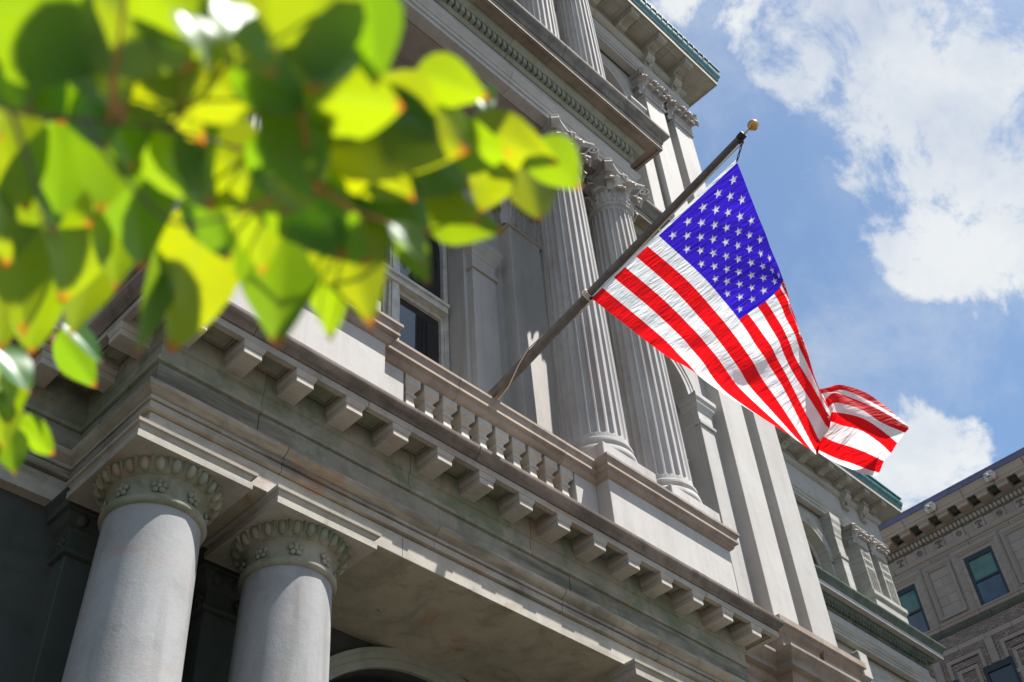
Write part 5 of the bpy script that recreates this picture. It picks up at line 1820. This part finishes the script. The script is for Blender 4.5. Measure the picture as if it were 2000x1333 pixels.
# sill course and the dark carved string below it
fstones('sill_stone', [(0.06, 23.30), (0.10, 23.32), (0.12, 23.38), (0.12, 23.44), (0.16, 23.45), (0.16, 23.515), (0.0, 23.53)], M['terracotta'], 1.75, 0.01, phase=0.9)
fstones('string_stone', [(0.0, 23.04), (0.03, 23.05), (0.045, 23.10), (0.06, 23.2), (0.06, 23.29)], M['terracotta_dark'], 2.2)
sl = MB()
for k in range(120):
    y = 4.6 + 0.15 * k
    sl.ball((XB - 0.06, y, 23.15), 0.065, 6, 4, (0.5, 0.75, 1.1))
op('leaf_row', sl, M['terracotta_dark'], None, True, kind='stuff')

# brick storey with nested terracotta frames and keyed windows
BAY = 2.32
frames = []       # rectangles kept free of brick: (y0, y1, z0, z1)
frames.append((YB0, YB1, 22.30, 22.52))
fstones('band_stone', [(0.0, 22.30), (0.035, 22.305), (0.035, 22.515), (0.0, 22.52)], M['terracotta'], 1.16, 0.008, smooth=False)
LW = [14.53 + BAY * k for k in range(-4, 4)]
for wy in LW:
    # key pier above the window
    for q in range(2):
        za, zb = 21.27 + 0.515 * q, 21.27 + 0.515 * (q + 1)
        op('key_stone', fb(wy - 0.16, wy + 0.16, za + 0.004, zb - 0.004, 0.04), M['terracotta'])
    frames.append((wy - 0.16, wy + 0.16, 21.27, 22.3))
    c = wy + BAY / 2
    for (hw, zt) in ((0.76, 22.03), (0.44, 21.52)):
        zb = 20.0 if hw < 0.5 else 21.27
        op('frame_stone', fb(c - hw, c - 0.005, zt - 0.15, zt, 0.03), M['terracotta'])
        op('frame_stone', fb(c + 0.005, c + hw, zt - 0.15, zt, 0.03), M['terracotta'])
        for s in (-1, 1):
            ya, yb_ = (c - hw, c - hw + 0.15) if s < 0 else (c + hw - 0.15, c + hw)
            op('frame_stone', fb(ya, yb_, zb, zt - 0.155, 0.03), M['terracotta'])
            frames.append((ya, yb_, zb, zt))
        frames.append((c - hw, c + hw, zt - 0.15, zt))
    y0, y1, z0, z1 = wy - 0.62, wy + 0.62, 18.6, 21.26
    frames.append((y0, y1, z0, z1))
    fr = MB()
    fr.box(XB + 0.0, XB + 0.11, y0, y0 + 0.13, z0, z1).box(XB + 0.0, XB + 0.11, y1 - 0.13, y1, z0, z1).box(XB + 0.0, XB + 0.11, y0 + 0.13, y1 - 0.13, z1 - 0.24, z1).box(XB, XB + 0.1, y0 + 0.13, y1 - 0.13, z0, z0 + 0.1)
    fo = op('window', fr, M['dark_frame'])
    obj('pane', MB().box(XB + 0.07, XB + 0.08, y0 + 0.13, y1 - 0.13, z0 + 0.1, z1 - 0.24), M['glass_dark'], fo)
    for s in (-1, 1):
        ya, yb_ = (y0 - 0.34, y0) if s < 0 else (y1, y1 + 0.34)
        for q in range(4):
            z = 20.72 - 0.62 * q
            op('quoin', fb(ya, yb_, z - 0.17, z, 0.035), M['terracotta'])
            frames.append((ya, yb_, z - 0.17, z))
bk = MB()
bh, bl = 0.0805, 0.255
rowi = 0
z = 18.6
while z < 23.03:
    y = 8.6 + (0 if rowi % 2 else -bl / 2)
    while y < 19.6:
        a, b = y + 0.008, y + bl - 0.008
        cuts = [(a, b)]
        for (fy0, fy1, fz0, fz1) in frames:
            if fz0 < z + bh - 0.012 and fz1 > z + 0.012:
                nc = []
                for (ca, cb) in cuts:
                    if fy1 <= ca or fy0 >= cb:
                        nc.append((ca, cb))
                    else:
                        if fy0 - ca > 0.03:
                            nc.append((ca, fy0 - 0.006))
                        if cb - fy1 > 0.03:
                            nc.append((fy1 + 0.006, cb))
                cuts = nc
        for (ca, cb) in cuts:
            p = rnd.uniform(-0.004, 0.004)
            x0, x1 = XB - p, XB + 0.12
            za, zb = z + 0.009, z + bh - 0.009
            bk.add([(x0, ca, za), (x0, cb, za), (x0, cb, zb), (x0, ca, zb), (x1, ca, za), (x1, cb, za), (x1, cb, zb), (x1, ca, zb)], [(0, 3, 2, 1), (0, 1, 5, 4), (2, 3, 7, 6), (0, 4, 7, 3), (1, 2, 6, 5)])
        y += bl
    z += bh
    rowi += 1
op('brickwork', bk, M['brick'], kind='stuff')

# ======================================================================
# the street tree whose branch hangs into the view
# ======================================================================
tree = thing('street_tree', 'broad leaved tree, its sunlit yellow green leaves hanging out of focus close to the viewer', 'tree', (-2.4, 0.6, GZ))
tinv = (2.4, -0.6, -GZ)
tk = MB().tube([(-2.4, 0.6, GZ), (-2.38, 0.62, -0.4), (-2.3, 0.7, 0.8), (-2.25, 0.85, 2.2), (-2.3, 0.9, 3.6)], [0.15, 0.12, 0.105, 0.085, 0.05], 14)
obj('trunk', tk, M['bark'], tree, True, loc=tinv)
tw0, tw1 = Vector(TWIGS[0][0]), Vector(TWIGS[6][0])
obj('limb', MB().tube([(-2.27, 0.8, 1.7), (-1.6, 0.75, 1.75), (-1.0, 0.72, 1.5), tuple(tw0.lerp(Vector((-1.0, 0.72, 1.5)), 0.4)), tuple(tw0)], [0.04, 0.03, 0.022, 0.015, 0.010], 10), M['bark'], tree, True, loc=tinv)
obj('limb', MB().tube([(-2.3, 0.7, 0.75), (-1.6, 0.9, 1.0), tuple(tw1.lerp(Vector((-1.6, 0.9, 1.0)), 0.4)), tuple(tw1)], [0.035, 0.022, 0.012, 0.008], 10), M['bark'], tree, True, loc=tinv)
allpts = []
for path in TWIGS:
    pts = [Vector(p) for p in path]
    fine = []
    for i in range(len(pts) - 1):
        for q in range(6):
            fine.append(interp(pts, i + q / 6))
    fine.append(pts[-1])
    allpts += fine
    r0 = 0.0024
    obj('twig', MB().tube(fine, [r0 * (1 - 0.72 * i / len(fine)) for i in range(len(fine))], 7), M['bark'], tree, True, loc=tinv)


def leaf_mesh(seed):
    rr = random.Random(seed)
    ns, nt2 = 14, 8
    curl = rr.uniform(0.05, 0.22)
    fold = rr.uniform(0.10, 0.35)
    wav = rr.uniform(0.01, 0.035)
    tw_ = rr.uniform(-0.25, 0.25)
    mb = MB()
    uv = []
    for i in range(ns + 1):
        s = i / ns
        w = (math.sin(PI * s ** 0.74) ** 0.85) * (1 - 0.22 * s ** 2) * (1 + 0.02 * math.sin(40 * s)) if 0 < s < 1 else 0.0
        w = max(w, 0.012)
        zc = -curl * s * s
        for j in range(nt2 + 1):
            t = -1 + 2 * j / nt2
            x = t * w * 0.5
            z = zc + abs(t) * w * 0.5 * fold + wav * math.sin(9 * s + 2 * t + seed) * abs(t) + tw_ * t * w * 0.5 * s
            mb.v.append((x, s, z))
            uv.append((s, t * w, 0.0))
    k = nt2 + 1
    for i in range(ns):
        for j in range(nt2):
            a = i * k + j
            mb.f.append((a, a + 1, a + k + 1, a + k))
    me = bpy.data.meshes.new('leaf')
    me.from_pydata(mb.v, [], mb.f)
    at = me.attributes.new('leaf_uv', 'FLOAT_VECTOR', 'POINT')
    for i, q in enumerate(uv):
        at.data[i].vector = q
    me.materials.append(M['leaf'])
    me.polygons.foreach_set('use_smooth', [True] * len(me.polygons))
    return me


LEAF_ME = [leaf_mesh(s) for s in range(7)]
for i, L in enumerate(LEAVES):
    p = Vector(L[0:3])
    t = Vector(L[3:6]).normalized()
    w = Vector(L[6:9])
    w = (w - t * w.dot(t)).normalized()
    n_ = w.cross(t)
    ln, wd_ = L[9], L[10]
    base = p - t * ln * 0.5
    mat4 = Matrix(((w.x * wd_ * 1.06, t.x * ln, n_.x * wd_, base.x), (w.y * wd_ * 1.06, t.y * ln, n_.y * wd_, base.y), (w.z * wd_ * 1.06, t.z * ln, n_.z * wd_, base.z), (0, 0, 0, 1)))
    o = bpy.data.objects.new('leaf', LEAF_ME[i % 7])  # some lie out of view, added to shade the visible leaves
    COL.objects.link(o)
    o.parent = tree
    o.matrix_parent_inverse = Matrix.Translation(tinv)
    o.matrix_basis = mat4
    # petiole to the nearest twig point
    q = min(allpts, key=lambda a: (a - base).length)
    if (q - base).length < 0.14:
        inv = mat4.inverted()
        mid_ = (q + base) * 0.5 + Vector((0, 0, -0.006))
        pe = obj('petiole', MB().tube([q, q.lerp(mid_, 0.5) , mid_, base.lerp(mid_, 0.3), base + t * 0.004], [0.0022, 0.0018, 0.0016, 0.0016, 0.0012], 6), M['petiole'], tree, True, loc=tinv)
